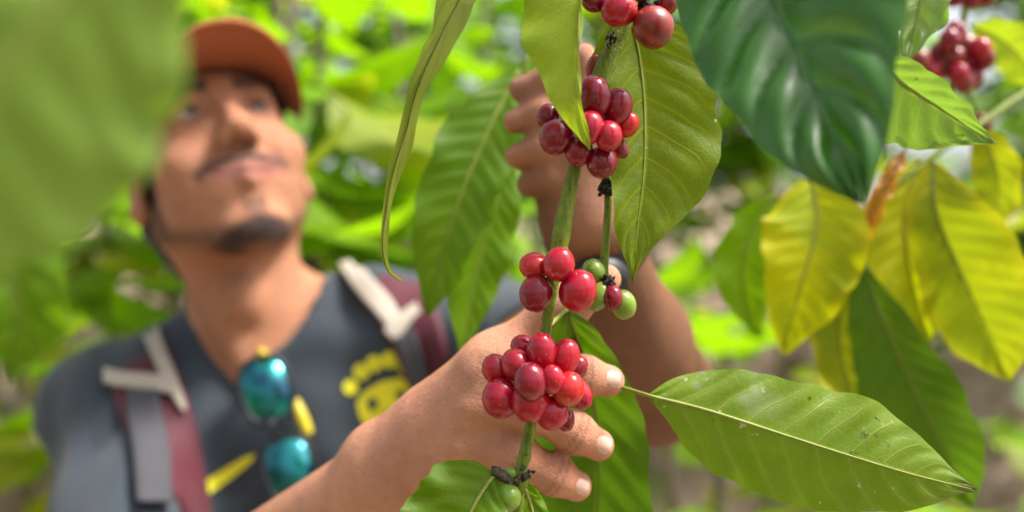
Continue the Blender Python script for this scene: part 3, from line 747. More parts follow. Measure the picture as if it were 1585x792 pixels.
def build_body():
    B = Field(axis([(-.52, -.40, .006), (-.40, -.17, .0028), (-.17, -.085, .0035), (-.085, .07, .0017), (.07, .19, .004)]),
              axis([(.44, .535, .0017), (.535, .78, .0045), (.78, 1.0, .0028), (1.0, 1.09, .006)]),
              axis([(.93, 1.185, .005), (1.185, 1.37, .0019), (1.37, 1.575, .0028)]))
    # torso
    B.ell((-.245, .955, 1.06), (.165, .098, .20), .03)
    B.cone((-.30, .945, 1.185), SHR + (.02, .01, 0), .058, .05, .05); B.cone((-.19, .945, 1.20), SHL + (-.02, .01, 0), .058, .05, .05)
    B.cone(NECK + (0, .01, .03), SHR + (.06, .02, .03), .05, .035, .05); B.cone(NECK + (0, .01, .03), SHL + (-.06, .02, .03), .05, .035, .05)
    # neck: column, sternal muscles, throat
    B.cone(hw(0, -.022, -.045), NECK, .053, .056, .03)
    B.cone(hw(-.055, -.01, -.05), NECK + (.012, -.062, -.02), .014, .010, .02); B.cone(hw(.055, -.01, -.05), NECK + (.018, -.062, -.02), .014, .010, .02)
    B.ell(NECK * .45 + hw(0, .02, -.09) * .55 + (0, -.03, 0), (.014, .014, .018), .025)
    # skull and face
    H = HM
    B.ell(hw(0, -.012, .045), (.075, .097, .086), .03, H)
    B.ell(hw(0, .028, -.012), (.063, .064, .080), .03, H)
    for s in (-1, 1):
        B.cone(hw(s * .047, .008, -.048), hw(s * .013, .062, -.094), .020, .018, .03)
        B.ell(hw(s * .044, .056, -.014), (.023, .022, .018), .022, H)
        B.ell(hw(s * .034, .052, -.043), (.020, .021, .021), .022, H)
        B.ell(hw(s * .080, -.012, -.004), (.008, .019, .032), .006, H)
        B.ell(hw(s * .083, -.009, -.026), (.008, .011, .013), .006, H)
        B.ell(hw(s * .090, -.006, .002), (.006, .010, .016), .006, H, sub=True)
    B.ell(hw(0, .068, -.097), (.022, .019, .016), .02, H)
    B.cone(hw(-.038, .076, .045), hw(.038, .076, .045), .011, .011, .018)
    B.ell(hw(0, .070, -.050), (.033, .026, .026), .02, H)
    for s in (-1, 1): B.ell(hw(s * .032, .098, .024), (.018, .016, .012), .014, H, sub=True)
    B.cone(hw(0, .086, .030), hw(0, .112, -.010), .0065, .009, .014)
    B.ell(hw(0, .110, -.014), (.0125, .0115, .011), .01, H)
    for s in (-1, 1):
        B.ell(hw(s * .0125, .099, -.020), (.0085, .011, .0085), .007, H)
        B.ell(hw(s * .0065, .107, -.028), (.0035, .005, .004), .004, H, sub=True)
        B.cone(hw(s * .017, .081, .029), hw(s * .032, .0865, .034), .0034, .0042, .006)          # upper lid
        B.cone(hw(s * .032, .0865, .034), hw(s * .048, .078, .028), .0042, .0036, .006)
        B.cone(hw(s * .020, .080, .016), hw(s * .045, .078, .018), .0034, .0034, .008)           # lower lid
        B.cone(hw(s * .033, .080, -.0425), hw(0, .0960, -.0500), .0030, .0050, .007)              # lips
        B.cone(hw(s * .032, .080, -.0445), hw(0, .0950, -.0605), .0030, .0062, .007)
        B.cone(hw(s * .033, .086, -.0425), hw(0, .1025, -.0550), .0016, .0020, .003, sub=True)
        B.cone(hw(s * .022, .094, -.020), hw(s * .043, .076, -.042), .0020, .0020, .008, sub=True)   # smile line
        B.ell(hw(s * .046, .066, -.022), (.018, .016, .015), .018, H)
    # right arm, hand with its back to the lens
    B.chain([SHR, SHR * .5 + ELR * .5, ELR], [.052, .046, .040], .04)
    B.chain([ELR, ELR * .62 + WRR * .38, WRR], [.041, .039, .0265], .03)
    B.cone(WRR + (.006, .0, -.014), W(650, 725, .503), .019, .017, .02); B.cone(WRR + (-.004, 0, .012), W(655, 668, .505), .019, .017, .02)
    mcp = [W(748, 574, .483), W(740, 628, .478), W(724, 684, .481), W(702, 730, .488)]
    car = [W(650, 668, .507), W(640, 690, .504), W(632, 712, .506), W(622, 735, .512)]
    PIPS = [W(838, 574, .471), W(822, 633, .467), W(800, 704, .470), W(756, 776, .478)]
    for i in range(4): B.cone(car[i], mcp[i], .0150, (.0118, .0118, .0112, .0105)[i], .013)
    for i in range(3): B.cone((car[i] + car[i + 1]) / 2, (mcp[i] + mcp[i + 1]) / 2 + (-.004, .004, 0), .014, .0085, .012)
    for i in range(3): B.cone((mcp[i] + mcp[i + 1]) / 2, (mcp[i] + mcp[i + 1]) * (.12, .26, .28)[i] + (PIPS[i] + PIPS[i + 1]) * (.38, .24, .22)[i], .0085, .0065, .006)
    for i in range(4): B.ell(mcp[i] + (-.001, -.0035, .001), (.0085, .008, .0085), .010)
    fing = [[mcp[0], W(838, 574, .471), W(902, 581, .475), W(942, 589, .480)], [mcp[1], W(822, 633, .467), W(888, 668, .472), W(926, 688, .478)],
            [mcp[2], W(800, 704, .470), W(858, 734, .474), W(892, 751, .479)], [mcp[3], W(756, 776, .478), W(800, 808, .480), W(828, 826, .485)]]
    fr = [[.0112, .0102, .0096, .0086], [.0112, .0102, .0096, .0086], [.0108, .0098, .0092, .0083], [.0100, .0085, .0077, .0068]]
    for P, r in zip(fing, fr):
        B.chain(P, r, .005)
        for q, rr_ in ((P[1], r[1]), (P[2], r[2])): B.ell(q, (rr_ * 1.02,) * 3, .006)
    th = [W(655, 690, .520), W(768, 558, .500), W(868, 480, .494), W(938, 432, .482)]
    B.chain(th, [.0195, .0140, .0118, .0082], .012)
    B.cone(W(690, 650, .507), W(762, 580, .492), .019, .012, .02)
    # tendons over the back of the hand
    for i in range(3): B.cone(car[i] + (.012, -.0150, .004), mcp[i] + (-.004, -.0115, 0), .0020, .0028, .006)
    # veins
    for vp in ([(610, 720, .488), (650, 668, .485), (690, 645, .480), (712, 610, .474), (735, 598, .470)], [(650, 668, .485), (665, 690, .482), (700, 668, .473), (722, 656, .467)], [(560, 770, .500), (610, 720, .488), (640, 705, .486), (675, 705, .477), (706, 702, .472)]):
        B.chain([W(*p) for p in vp], [.0022, .0020, .0020, .0018, .0016][:len(vp)], .005)
    # left arm, hand gripping the branch above
    B.chain([SHL, SHL * .5 + ELL * .5, ELL], [.050, .045, .040], .04)
    B.chain([ELL, ELL * .65 + WRL * .35, WRL], [.036, .034, .0255], .03)
    B.ell(W(893, 235, .570), (.030, .017, .036), .02)
    B.cone(WRL, W(895, 260, .572), .024, .022, .025)
    lf_ = [[(908, 150, .565), (855, 122, .552), (806, 138, .556)], [(900, 185, .565), (842, 174, .550), (797, 188, .555)], [(895, 225, .567), (842, 228, .552), (800, 242, .556)], [(892, 262, .57), (850, 276, .557), (818, 286, .56)]]
    for P in lf_: B.chain([W(*p) for p in P], [.0105, .0095, .008], .006)
    B.chain([W(920, 260, .565), W(918, 165, .552), W(903, 88, .545)], [.015, .0115, .0088], .010)
    V, F = B.mesh()
    V = smooth_mesh(V, F, 2, .45)
    # skin colour (pigment, beard shadow, brows, lips, shade painted on the left arm)
    q = (V - HC) @ HM; x, y, z = np.abs(q[:, 0]), q[:, 1], q[:, 2]
    def ss(a, lo, hi): t = np.clip((a - lo) / (hi - lo), 0, 1); return t * t * (3 - 2 * t)
    col = np.tile(np.array([.44, .195, .105]), (len(V), 1))
    nz = np.array([noise.noise(Vector(v) * 26) for v in V])
    nz2 = np.array([noise.noise(Vector(v) * 90) for v in V])
    hand = ss(V[:, 1], .64, .52)[:, None]; col = col * (1 - hand) + np.array([.62, .285, .175]) * hand
    larm_shade = (ss(V[:, 0], -.02, .02) * ss(V[:, 1], .53, .56))[:, None]; col = col * (1 - larm_shade) + np.array([.17, .072, .034]) * larm_shade  # raised left arm: shade from the leaves put into the skin colour
    col *= (1 + .17 * nz + .09 * nz2)[:, None]
    head = ss(V[:, 1], .76, .80) * (np.abs(q[:, 0]) < .11) * (z > -.14)
    pink = head * np.exp(-((x - .042) / .02) ** 2 - ((z + .02) / .02) ** 2) * (y > .03)
    col = col * (1 - .25 * pink[:, None]) + np.array([.50, .20, .13]) * .25 * pink[:, None]
    def paint(m, c, a=1.0):
        nonlocal col
        m = np.clip(m * head * a, 0, 1)[:, None]; col = col * (1 - m) + np.array(c) * m
    jaw = ss(z + .006 * np.sin(x * 60), -.086 + .25 * np.maximum(0, x - .03), -.098 + .25 * np.maximum(0, x - .03)) * (y > .02) * ss(z, -.126, -.112)
    edge = np.exp(-((z - (-.060 - (y) * .62)) / .0120) ** 2) * (x > .030) * (y > -.005) * (y < .075)
    paint(np.maximum(jaw * .85, edge * .55), (.018, .012, .010), 1.15)
    paint(np.exp(-((z + .083) / .010) ** 2) * (x < .012) * (y > .07), (.035, .022, .018), .7)
    paint(np.exp(-((z - (-.0385 - .06 * x)) / .0080) ** 2) * ss(x, .041, .034) * (y > .074), (.03, .018, .015), .95)
    paint(np.exp(-((x - .039) / .005) ** 2) * np.exp(-((z + .043) / .006) ** 2) * (y > .05), (.03, .018, .015), .9)
    paint(ss(x, .056, .064) * ss(x, .076, .073) * ss(y, -.006, .004) * ss(y, .030, .020) * ss(z, -.075, -.05), (.03, .02, .017), .9)
    paint(np.exp(-((z - (.0435 + .004 * np.cos((x - .03) * 60) - .05 * np.maximum(0, x - .04))) / .0075) ** 2) * ss(x, .009, .014) * ss(x, .056, .048) * (y > .05), (.02, .013, .011), 1)
    lip = np.exp(-(((z + .0555 - 9.0 * x * x)) / .0078) ** 4) * ss(x, .034, .027) * (y > .078); paint(lip, (.34, .11, .09), .85)
    paint(np.exp(-((z + .0550 - 10.5 * x * x) / .0021) ** 2) * ss(x, .037, .032) * (y > .07), (.04, .012, .012), 1)
    paint(np.exp(-((x - .0065) / .004) ** 2 - ((z + .028) / .004) ** 2) * (y > .085), (.06, .025, .02), .9)
    paint(np.exp(-((x - .032) / .016) ** 2 - ((z - .022) / .010) ** 2) * (y > .06), (.13, .055, .035), .75)
    # knuckle creases and redness on the near hand
    for P in fing:
        for kp in (P[1], P[2]):
            m = np.exp(-(np.linalg.norm(V - kp, axis=1) / .013) ** 4)[:, None] * .30 * (V[:, 1] < kp[1])[:, None]
            col = col * (1 - m) + np.array([.42, .15, .10]) * m
            ax_ = nrm(P[2] - P[1]); s_ = (V - kp) @ ax_
            cr = (np.exp(-((s_ - .0018) / .0009) ** 2) + np.exp(-((s_ + .0018) / .0009) ** 2)) * (np.linalg.norm(V - kp, axis=1) < .012)
            col *= (1 - .42 * cr)[:, None]
    root = empty('person', (-.24, .97, 0), 'man in orange cap and dark shirt looking up while reaching for the cherries', 'person')
    t = NT('skin'); vc = t.n('ShaderNodeVertexColor', layer_name='Col').outputs[0]
    oc = t.n('ShaderNodeTexCoord').outputs['Object']
    c = t.mix(t.math('MULTIPLY', t.mapr(t.noise(oc, 160, 3), .4, .7), .18), vc, (.36, .13, .08, 1))
    n = t.noise(oc, 900, 3, .6); vo = t.n('ShaderNodeTexVoronoi', feature='DISTANCE_TO_EDGE'); t.put(vo.inputs['Vector'], oc); vo.inputs['Scale'].default_value = 700
    wv = t.noise(oc, 120, 4, .6)
    nr = t.bump(t.math('ADD', t.math('MULTIPLY_ADD', wv, 2.5, n), t.mapr(vo.outputs['Distance'], 0, .15)), .65, .0009)
    skin = t.done(t.bsdf(c, .52, .3, nr, Subsurface_Weight=.15, Subsurface_Radius=(.006, .002, .001), Subsurface_Scale=1.0))
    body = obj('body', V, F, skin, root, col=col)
    # finger nails
    nm = simple('fingernail', (.64, .37, .30, 1), (.68, .42, .34, 1), 200, .35, .5)
    for P, r in list(zip(fing, fr))[:3]:
        ax_ = nrm(P[3] - P[2]); up = np.array([.15, -1.0, .30]); up = nrm(up - ax_ * (up @ ax_)); sd = np.cross(ax_, up)
        Vn, Fn = [], []
        for i in range(7):
            for j in range(7):
                u_, v_ = (i / 6 - .80) * .0120, (j / 6 - .5) * 2
                wd = r[3] * .80 * (1 - .25 * max(0, i / 6 - .6) ** 1.2)
                a_ = v_ * 1.0
                Vn.append(P[3] + ax_ * (u_ - .001 * v_ * v_) + sd * math.sin(a_) * wd * 1.05 + up * (math.cos(a_) * r[3] * 1.10 - .35 * max(0, u_) ** 1.2 * 1.2))
        for i in range(6):
            for j in range(6): Fn.append((i * 7 + j, i * 7 + j + 1, (i + 1) * 7 + j + 1, (i + 1) * 7 + j))
        obj('fingernail', Vn, Fn, nm, root)
    # eyes
    t = NT('eye'); oc = t.n('ShaderNodeTexCoord').outputs['Object']
    sp = t.n('ShaderNodeSeparateXYZ'); t.put(sp.inputs[0], oc); zz = sp.outputs[2]
    c = t.mix(t.mapr(zz, .0084, .0088), (.46, .40, .36, 1), (.030, .02, .012, 1)); c = t.mix(t.mapr(zz, .0115, .0117), c, (.005, .005, .005, 1))
    em = t.done(t.bsdf(c, .12, .6))
    Ve, Fe = cherry_mesh('eye', 5); Ve = nrm(Ve) * .0122
    eme = mesh_data('eye', Ve, Fe, em)
    for s in (-1, 1):
        e = link('eye', eme, root); e.location = hw(s * .032, .0728, .0245) - wloc(root)
        e.rotation_mode = 'QUATERNION'; e.rotation_quaternion = Vector(HF * .9 + HU * .22 + HX * .22).to_track_quat('Z', 'Y')
    return root
person = build_body()

def cloth(name, c1, c2, rough=.85, weave=900):
    t = NT(name); oc = t.n('ShaderNodeTexCoord').outputs['Object']
    n = t.noise(oc, 9, 4, .6); w = t.noise(oc, weave, 2)
    c = t.mix(t.mapr(n, .3, .7), c1, c2); c = t.mix(t.math('MULTIPLY', w, .25), c, c2)
    return t.done(t.bsdf(c, rough, .25, t.bump(w, .3, .0006), Sheen_Weight=.15))
M['shirt'] = cloth('slate_cotton', (.026, .035, .046, 1), (.040, .051, .065, 1))
M['maroon'] = cloth('maroon_nylon', (.055, .006, .013, 1), (.080, .010, .020, 1), .6)
M['beige'] = cloth('beige_webbing', (.30, .26, .21, 1), (.40, .35, .29, 1), .7)
M['greyweb'] = cloth('grey_webbing', (.035, .035, .042, 1), (.05, .05, .06, 1), .7)
M['yellowprint'] = cloth('yellow_print', (.62, .58, .015, 1), (.72, .68, .03, 1), .7)
M['darkprint'] = cloth('dark_print', (.06, .065, .04, 1), (.09, .10, .05, 1), .7)
M['cap'] = cloth('rust_cap', (.26, .065, .022, 1), (.36, .095, .032, 1), .8)
M['hair'] = simple('black_hair', (.008, .006, .005, 1), (.025, .018, .014, 1), 300, .5, .4, .6, .002)
M['trousers'] = cloth('dark_trousers', (.03, .032, .036, 1), (.05, .05, .055, 1))

def build_clothes():
    S = Field(axis([(-.54, .16, .006)]), axis([(.70, 1.12, .006)]), axis([(.70, 1.36, .006)]))
    S.ell((-.245, .955, 1.06), (.180, .116, .215), .03); S.ell((-.245, .965, .86), (.165, .118, .24), .06)
    S.cone((-.30, .945, 1.185), SHR, .070, .066, .05); S.cone((-.19, .945, 1.20), SHL, .070, .064, .05)
    S.cone(NECK + (0, .01, .018), SHR + (.05, .02, .03), .060, .044, .05); S.cone(NECK + (0, .01, .018), SHL + (-.05, .02, .03), .060, .044, .05)
    S.cone(SHR, SHR * .20 + ELR * .80, .068, .060, .04); S.cone(SHL, SHL * .52 + ELL * .48, .064, .056, .04)
    inner = S.f.copy() + .016
    S.f = np.maximum(S.f, -inner)
    # open collar
    S.cone(hw(0, 0, -.06), NECK + (.006, .0, .052), .066, .064, .006, sub=True)
    S.cone(NECK + (.010, -.03, .055), NECK + (.030, -.105, .030), .060, .014, .006, sub=True)
    # open sleeve ends
    S.cone(SHR * .17 + ELR * .83, ELR, .066, .08, .004, sub=True); S.cone(SHL * .50 + ELL * .50, ELL, .062, .07, .004, sub=True)
    V, F = S.mesh(); V = smooth_mesh(V, F, 2, .5)
    me = mesh_data('tmp', V, F, None); N = np.zeros(len(V) * 3); me.vertices.foreach_get('normal', N); N = N.reshape(-1, 3)
    ctr = np.array([-.25, .84, 1.24])
    dd = V - ctr
    fold = np.array([noise.noise(Vector((v[0] * 20 + v[2] * 5, v[1] * 7, v[2] * 6 + v[0] * 3))) for v in V])
    fold2 = np.array([noise.noise(Vector((v[0] * 9 - v[2] * 15, v[1] * 9, v[2] * 13 + v[0] * 10))) for v in V])
    V = V + N * (.013 * fold + .010 * fold2)[:, None]
    bpy.data.meshes.remove(me)
    sh = obj('shirt', V, F, M['shirt'], person)
    bvh = BVHTree.FromPolygons([tuple(v) for v in V], [tuple(f) for f in F])
    T = Field(axis([(-.50, .04, .012)]), axis([(.78, 1.16, .012)]), axis([(-.03, .95, .012)]))
    T.ell((-.245, .965, .82), (.158, .11, .12), .04)
    for s in (-1, 1):
        T.chain([(-.245 + s * .08, .965, .82), (-.245 + s * .10, .955, .46), (-.245 + s * .11, .98, .10)], [.085, .064, .055], .03)
    V, F = T.mesh(); obj('trousers', V, F, M['trousers'], person)
    for s in (-1, 1):
        T = Field(axis([(-.245 + s * .11 - .08, -.245 + s * .11 + .08, .008)]), axis([(.75, 1.09, .008)]), axis([(-.01, .17, .008)]))
        T.cone((-.245 + s * .11, .99, .04), (-.245 + s * .12, .86, .035), .046, .040, .03); T.cone((-.245 + s * .11, .98, .05), (-.245 + s * .11, .98, .11), .045, .045, .03)
        V, F = T.mesh(); V[:, 2] = np.maximum(V[:, 2], .0); obj('shoe', V, F, M['twig_brown'], person)
    # hair under the cap
    C = Field(axis([(-.46, -.12, .005)]), axis([(.80, 1.12, .005)]), axis([(1.24, 1.60, .005)]))
    C.ell(hw(0, -.018, .035), (.080, .100, .088), .02, HM)
    C.cone(hw(0, -.06, -.03), hw(0, -.066, -.075), .05, .038, .03)
    C.cone(hw(-.060, -.035, -.03), hw(-.050, -.03, -.085), .022, .012, .02); C.cone(hw(.060, -.035, -.03), hw(.050, -.03, -.085), .022, .012, .02)
    C.ell(hw(0, .115, -.02), (.14, .12, .13), .01, HM, sub=True)
    for s in (-1, 1): C.ell(hw(s * .08, -.006, -.012), (.022, .022, .032), .006, HM, sub=True)
    V, F = C.mesh(); V = smooth_mesh(V, F, 2); obj('hair', V, F, M['hair'], person)
    return sh, bvh
shirt, SH = build_clothes()

def onto(px, py, off, d=.95):
    """point of the shirt seen in that direction, lifted off the cloth"""
    e = Vector((0, 0, CAMZ)); r = Vector(W(px, py, 1.0)) - e
    h = SH.ray_cast(e, r.normalized())
    if h[0] is None or h[0].y > 1.02:
        h = SH.find_nearest(Vector(W(px, py, d)))
    n = h[1] if h[1].dot(r) < 0 else -h[1]
    return np.array(h[0]) + np.array(n) * off

def patch(parent, name, path, hws, off, mat, n=26, m=7, thick=.003):
    """band of webbing laid over the shirt along a path"""
    C = spline([(a, b, 0) for a, b in path], n)[:, :2]; T = nrm(np.gradient(C, axis=0)); S = np.stack([-T[:, 1], T[:, 0]], 1)
    hwv = np.interp(np.linspace(0, 1, n), np.linspace(0, 1, len(hws)), hws)
    V = [onto(*(C[i] + S[i] * hwv[i] * (2 * j / (m - 1) - 1)), off) for i in range(n) for j in range(m)]
    V = np.array(V).reshape(n, m, 3)
    for _ in range(8):
        V[1:-1] = .5 * V[1:-1] + .25 * (V[:-2] + V[2:])
    F = [(i * m + j, i * m + j + 1, (i + 1) * m + j + 1, (i + 1) * m + j) for i in range(n - 1) for j in range(m - 1)]
    V = V.reshape(-1, 3); vd = nrm(V - np.array([0, 0, CAMZ])); k = len(V)
    rim = [i * m for i in range(n)] + [(n - 1) * m + j for j in range(1, m)] + [i * m + m - 1 for i in range(n - 2, -1, -1)] + [j for j in range(m - 2, 0, -1)]
    F2 = F + [tuple(q + k for q in f[::-1]) for f in F] + [(rim[i], rim[(i + 1) % len(rim)], rim[(i + 1) % len(rim)] + k, rim[i] + k) for i in range(len(rim))]
    return obj(name, np.vstack([V, V + vd * thick]), F2, M[mat], parent)

def blob(parent, name, outline, off, mat):
    """flat print: outline filled on the cloth"""
    P = np.array(outline, float); c = P.mean(0); V, F = [onto(*c, off)], []; n = len(P); R_ = 5
    for k in range(1, R_ + 1):
        for p in P: V.append(onto(*(c + (p - c) * k / R_), off))
    for j in range(n): F.append((0, 1 + j, 1 + (j + 1) % n))
    for k in range(R_ - 1):
        for j in range(n): F.append((1 + k * n + j, 1 + (k + 1) * n + j, 1 + (k + 1) * n + (j + 1) % n, 1 + k * n + (j + 1) % n))
    o = obj(name, V, F, M[mat], person); o.parent = shirt
    return o
def circ(cx, cy, rx, ry, n=18, rot=0):
    a = np.linspace(0, 2 * np.pi, n, endpoint=False); x, y = rx * np.cos(a), ry * np.sin(a); c, s = math.cos(rot), math.sin(rot)
    return np.stack([cx + c * x - s * y, cy + s * x + c * y], 1)
# footprint print on the chest and the stroke below the strap
blob(person, 'footprint_print', [(552, 622), (566, 604), (590, 590), (618, 584), (640, 590), (647, 612), (644, 640), (630, 662), (612, 690), (596, 712), (580, 690), (568, 664), (556, 642)], .0012, 'yellowprint')
for c in ((543, 599, 12, 12), (560, 575, 13, 13), (580, 562, 13, 13), (604, 556, 14, 13), (628, 566, 12, 14)): blob(person, 'toe_print', circ(*c), .0014, 'yellowprint')
for c in ((577, 624, 9, 10), (620, 610, 8, 7), (598, 676, 11, 6), (612, 662, 8, 5), (600, 640, 5, 8)): blob(person, 'print_mark', circ(*c), .0020, 'darkprint')
blob(person, 'stroke_print', [(297, 762), (312, 746), (345, 726), (380, 706), (396, 702), (390, 714), (360, 738), (325, 762), (304, 776)], .0012, 'yellowprint')

# cap: a thing worn on the head
cap = empty('cap', hw(0, 0, .06), 'rust orange baseball cap with curved brim on the head of the man', 'cap')
def build_cap():
    V, F = [], []; na, nr_ = 40, 12; RX, RY, RZ, Z0, Y0 = .0845, .105, .076, .068, -.012
    for i in range(nr_ + 1):
        ph = (math.pi / 2) * i / nr_
        for j in range(na):
            a = 2 * math.pi * j / na; seam = 1 - .010 * abs(math.cos(3 * a)) ** 12
            V.append(hw(RX * math.sin(a) * math.cos(ph) * seam, Y0 + RY * math.cos(a) * math.cos(ph) * seam, Z0 + RZ * math.sin(ph) ** .85))
    for i in range(nr_):
        for j in range(na): F.append((i * na + j, i * na + (j + 1) % na, (i + 1) * na + (j + 1) % na, (i + 1) * na + j))
    obj('crown', V, F, M['cap'], cap)
    V, F = [], []; n, m = 30, 9
    for lay in (0, 1):
        for i in range(n):
            a = math.radians(-80 + 160 * i / (n - 1))
            for j in range(m):
                u = j / (m - 1); e = .074 * max(0, math.cos(a)) ** .55
                x = (RX + .004 * u) * math.sin(a); y = Y0 + RY * math.cos(a) + e * u
                z = Z0 + .004 - .026 * abs(math.sin(a)) ** 2.2 * u - .010 * u - lay * .004
                V.append(hw(x, y, z))
    k = n * m
    for i in range(n - 1):
        for j in range(m - 1):
            q = (i * m + j, i * m + j + 1, (i + 1) * m + j + 1, (i + 1) * m + j); F.append(q); F.append(tuple(v + k for v in q[::-1]))
        F.append((i * m + m - 1, i * m + m - 1 + k, (i + 1) * m + m - 1 + k, (i + 1) * m + m - 1))
    obj('brim', V, F, M['cap'], cap)
    V, F = [], []
    for i, (z, o_) in enumerate(((-.004, .0015), (.018, .002))):
        for j in range(na):
            a = 2 * math.pi * j / na; V.append(hw((RX + o_) * math.sin(a), Y0 + (RY + o_) * math.cos(a), Z0 + z))
    for j in range(na): F.append((j, (j + 1) % na, na + (j + 1) % na, na + j))
    obj('sweatband', V, F, M['cap'], cap)
build_cap()

# rucksack
bag = empty('backpack', (-.24, 1.08, .75), 'maroon backpack with beige trimmed shoulder straps on the back of the man', 'backpack')
def build_bag():
    T = Field(axis([(-.44, -.05, .012)]), axis([(1.02, 1.34, .012)]), axis([(.70, 1.30, .012)]))
    for x in (-.34, -.14):
        T.cone((x, 1.15, .80), (x, 1.15, 1.16), .075, .07, .08); 
    T.cone((-.24, 1.16, .80), (-.24, 1.16, 1.18), .09, .085, .1)
    V, F = T.mesh(); obj('bag_body', V, F, M['maroon'], bag)
build_bag()
for nm_, path, hws, off, mt in [
    ('shoulder_strap', [(225, 480), (215, 530), (228, 600), (262, 700), (290, 800), (300, 860)], [30, 52, 58, 46, 34, 30], .006, 'maroon'),
    ('strap_trim', [(228, 486), (244, 540), (268, 600), (284, 640)], [16, 14, 12, 5], .0105, 'beige'),
    ('strap_trim', [(164, 588), (215, 596), (272, 606)], [11, 12, 13], .0108, 'beige'),
    ('webbing', [(228, 612), (228, 690), (232, 790)], [22, 23, 24], .0120, 'greyweb'),
    ('shoulder_strap', [(560, 405), (610, 450), (648, 520), (672, 600), (690, 680)], [34, 48, 44, 36, 30], .006, 'maroon'),
    ('strap_trim', [(536, 412), (570, 450), (600, 490), (618, 516)], [14, 14, 14, 12], .0105, 'beige'),
    ('strap_trim', [(604, 524), (632, 500), (654, 486)], [12, 11, 9], .0110, 'beige'),
    ('webbing', [(628, 520), (648, 570), (672, 640)], [20, 22, 22], .0118, 'greyweb')]:
    patch(bag, nm_, path, hws, off, mt)

# sunglasses hung from the collar
def build_glasses():
    g = empty('sunglasses', onto(432, 560, .01), 'sunglasses with teal mirrored lenses hanging from the shirt collar', 'sunglasses')
    t = NT('teal_mirror'); oc = t.n('ShaderNodeTexCoord').outputs['Object']
    sp = t.n('ShaderNodeSeparateXYZ'); t.put(sp.inputs[0], oc)
    c = t.mix(t.mapr(t.noise(oc, 40, 2), .35, .65), (.0, .05, .09, 1), (.003, .24, .23, 1))
    mir = t.done(t.bsdf(c, .14, .6, Metallic=.85, Coat_Weight=.6, Coat_Roughness=.05))
    fm = simple('dark_frame', (.008, .009, .012, 1), (.015, .018, .025, 1), 100, .35)
    ye = simple('yellow_temple', (.45, .36, .01, 1), (.55, .45, .02, 1), 100, .4)
    cs = [onto(428, 606, .022), onto(458, 718, .022)]; A = nrm(cs[1] - cs[0]); nn = nrm(np.array([.12, -1, .45])); nn = nrm(nn - A * (nn @ A)); Bv = np.cross(nn, A)
    for c in cs:
        V, F = [], []; na, nr_ = 28, 7
        def rim(a):
            ca, sa = math.cos(a), math.sin(a); k = (abs(ca) ** 2.6 + abs(sa) ** 2.6) ** (-1 / 2.6)
            return A * ca * k * .0300 + Bv * sa * k * .0225
        for i in range(nr_ + 1):
            u = i / nr_
            for j in range(na): V.append(c + rim(2 * math.pi * j / na) * u + nn * .0085 * (1 - u * u))
        for i in range(nr_):
            for j in range(na): F.append((i * na + j, (i + 1) * na + j, (i + 1) * na + (j + 1) % na, i * na + (j + 1) % na))
        obj('lens', V, F, mir, g)
        pts = [c + rim(2 * math.pi * j / na) * 1.03 for j in range(na + 1)]
        V, F = tube(pts, [.0026], 6, n=60); obj('rim', V, F, fm, g)
    V, F = tube([cs[0] + A * .027 - Bv * .006, cs[0] + A * .033 - Bv * .004 + nn * .004, cs[1] - A * .027 - Bv * .006], [.002], 6); obj('bridge', V, F, fm, g)
    e0, e1 = cs[0] - A * .029, cs[1] + A * .029
    V, F = tube([e0, e0 - nn * .02 + Bv * .01, onto(405, 552, .008)], [.004, .004, .0045], 6); obj('temple', V, F, ye, g)
    V, F = tube([onto(462, 622, .012), onto(472, 645, .012), onto(482, 672, .012)], [.0045, .006, .005], 8); obj('temple', V, F, ye, g)
build_glasses()

# wristband on the far wrist
def build_band():
    ax_ = nrm(ELL - WRL); c = WRL + ax_ * .016
    u_ = nrm(np.cross(ax_, (0, 1, 0.1))); v_ = np.cross(ax_, u_)
    wb = empty('wristwatch', c, 'black watch on the raised wrist behind the thin twig', 'watch')
    V, F = [], []; n = 30
    for (o_, r_) in ((-.011, .0285), (-.011, .0325), (.011, .0335), (.011, .0295)):
        for j in range(n):
            a = 2 * math.pi * j / n; V.append(c + ax_ * o_ + (u_ * math.cos(a) + v_ * math.sin(a)) * r_)
    for i in range(4):
        for j in range(n): F.append((i * n + j, i * n + (j + 1) % n, ((i + 1) % 4) * n + (j + 1) % n, ((i + 1) % 4) * n + j))
    bk = simple('black_rubber', (.008, .009, .010, 1), (.016, .017, .018, 1), 200, .5)
    obj('strap', V, F, bk, wb)
    p = c - u_ * .010 + v_ * (.034 if v_[1] < 0 else -.034)
    w_ = nrm(p - c); q_ = np.cross(ax_, w_)
    V, F = tube([p - w_ * .004, p + w_ * .003, p + w_ * .006], [.019, .019, .017], 20, n=8); obj('watch_case', V, F, bk, wb)
build_band()

# ================================================================== BACKGROUND PLANTS
def bleaf(L, wd, seed, nu=9, nc=2):
    """plain leaf blade along +X, drooping, about L long"""
    r = np.random.default_rng(seed); t = np.linspace(0, 1, nu); b = np.interp(t, *PROF)
    V, UV = [], []
    for i in range(nu):
        for j in range(-nc, nc + 1):
            v = j / nc
            V.append((L * (t[i] - .10 * t[i] ** 3), v * wd * .5 * b[i], -L * .30 * t[i] ** 2.2 + abs(v) * wd * .16 * b[i] + .012 * math.sin(t[i] * 14 + seed + v) * abs(v)))
            UV.append((t[i], (v + 1) / 2))
    n = 2 * nc + 1
    return np.array(V), [(i * n + j, i * n + j + 1, (i + 1) * n + j + 1, (i + 1) * n + j) for i in range(nu - 1) for j in range(n - 1)], np.array(UV)
BL = [bleaf(1.0, w_, s) for s, w_ in enumerate((.36, .42, .40, .46))]
BLM = [[mesh_data('leaf', V, F, m, uv=U) for V, F, U in BL] for m in M['bg_leaf']]
from mathutils import Matrix
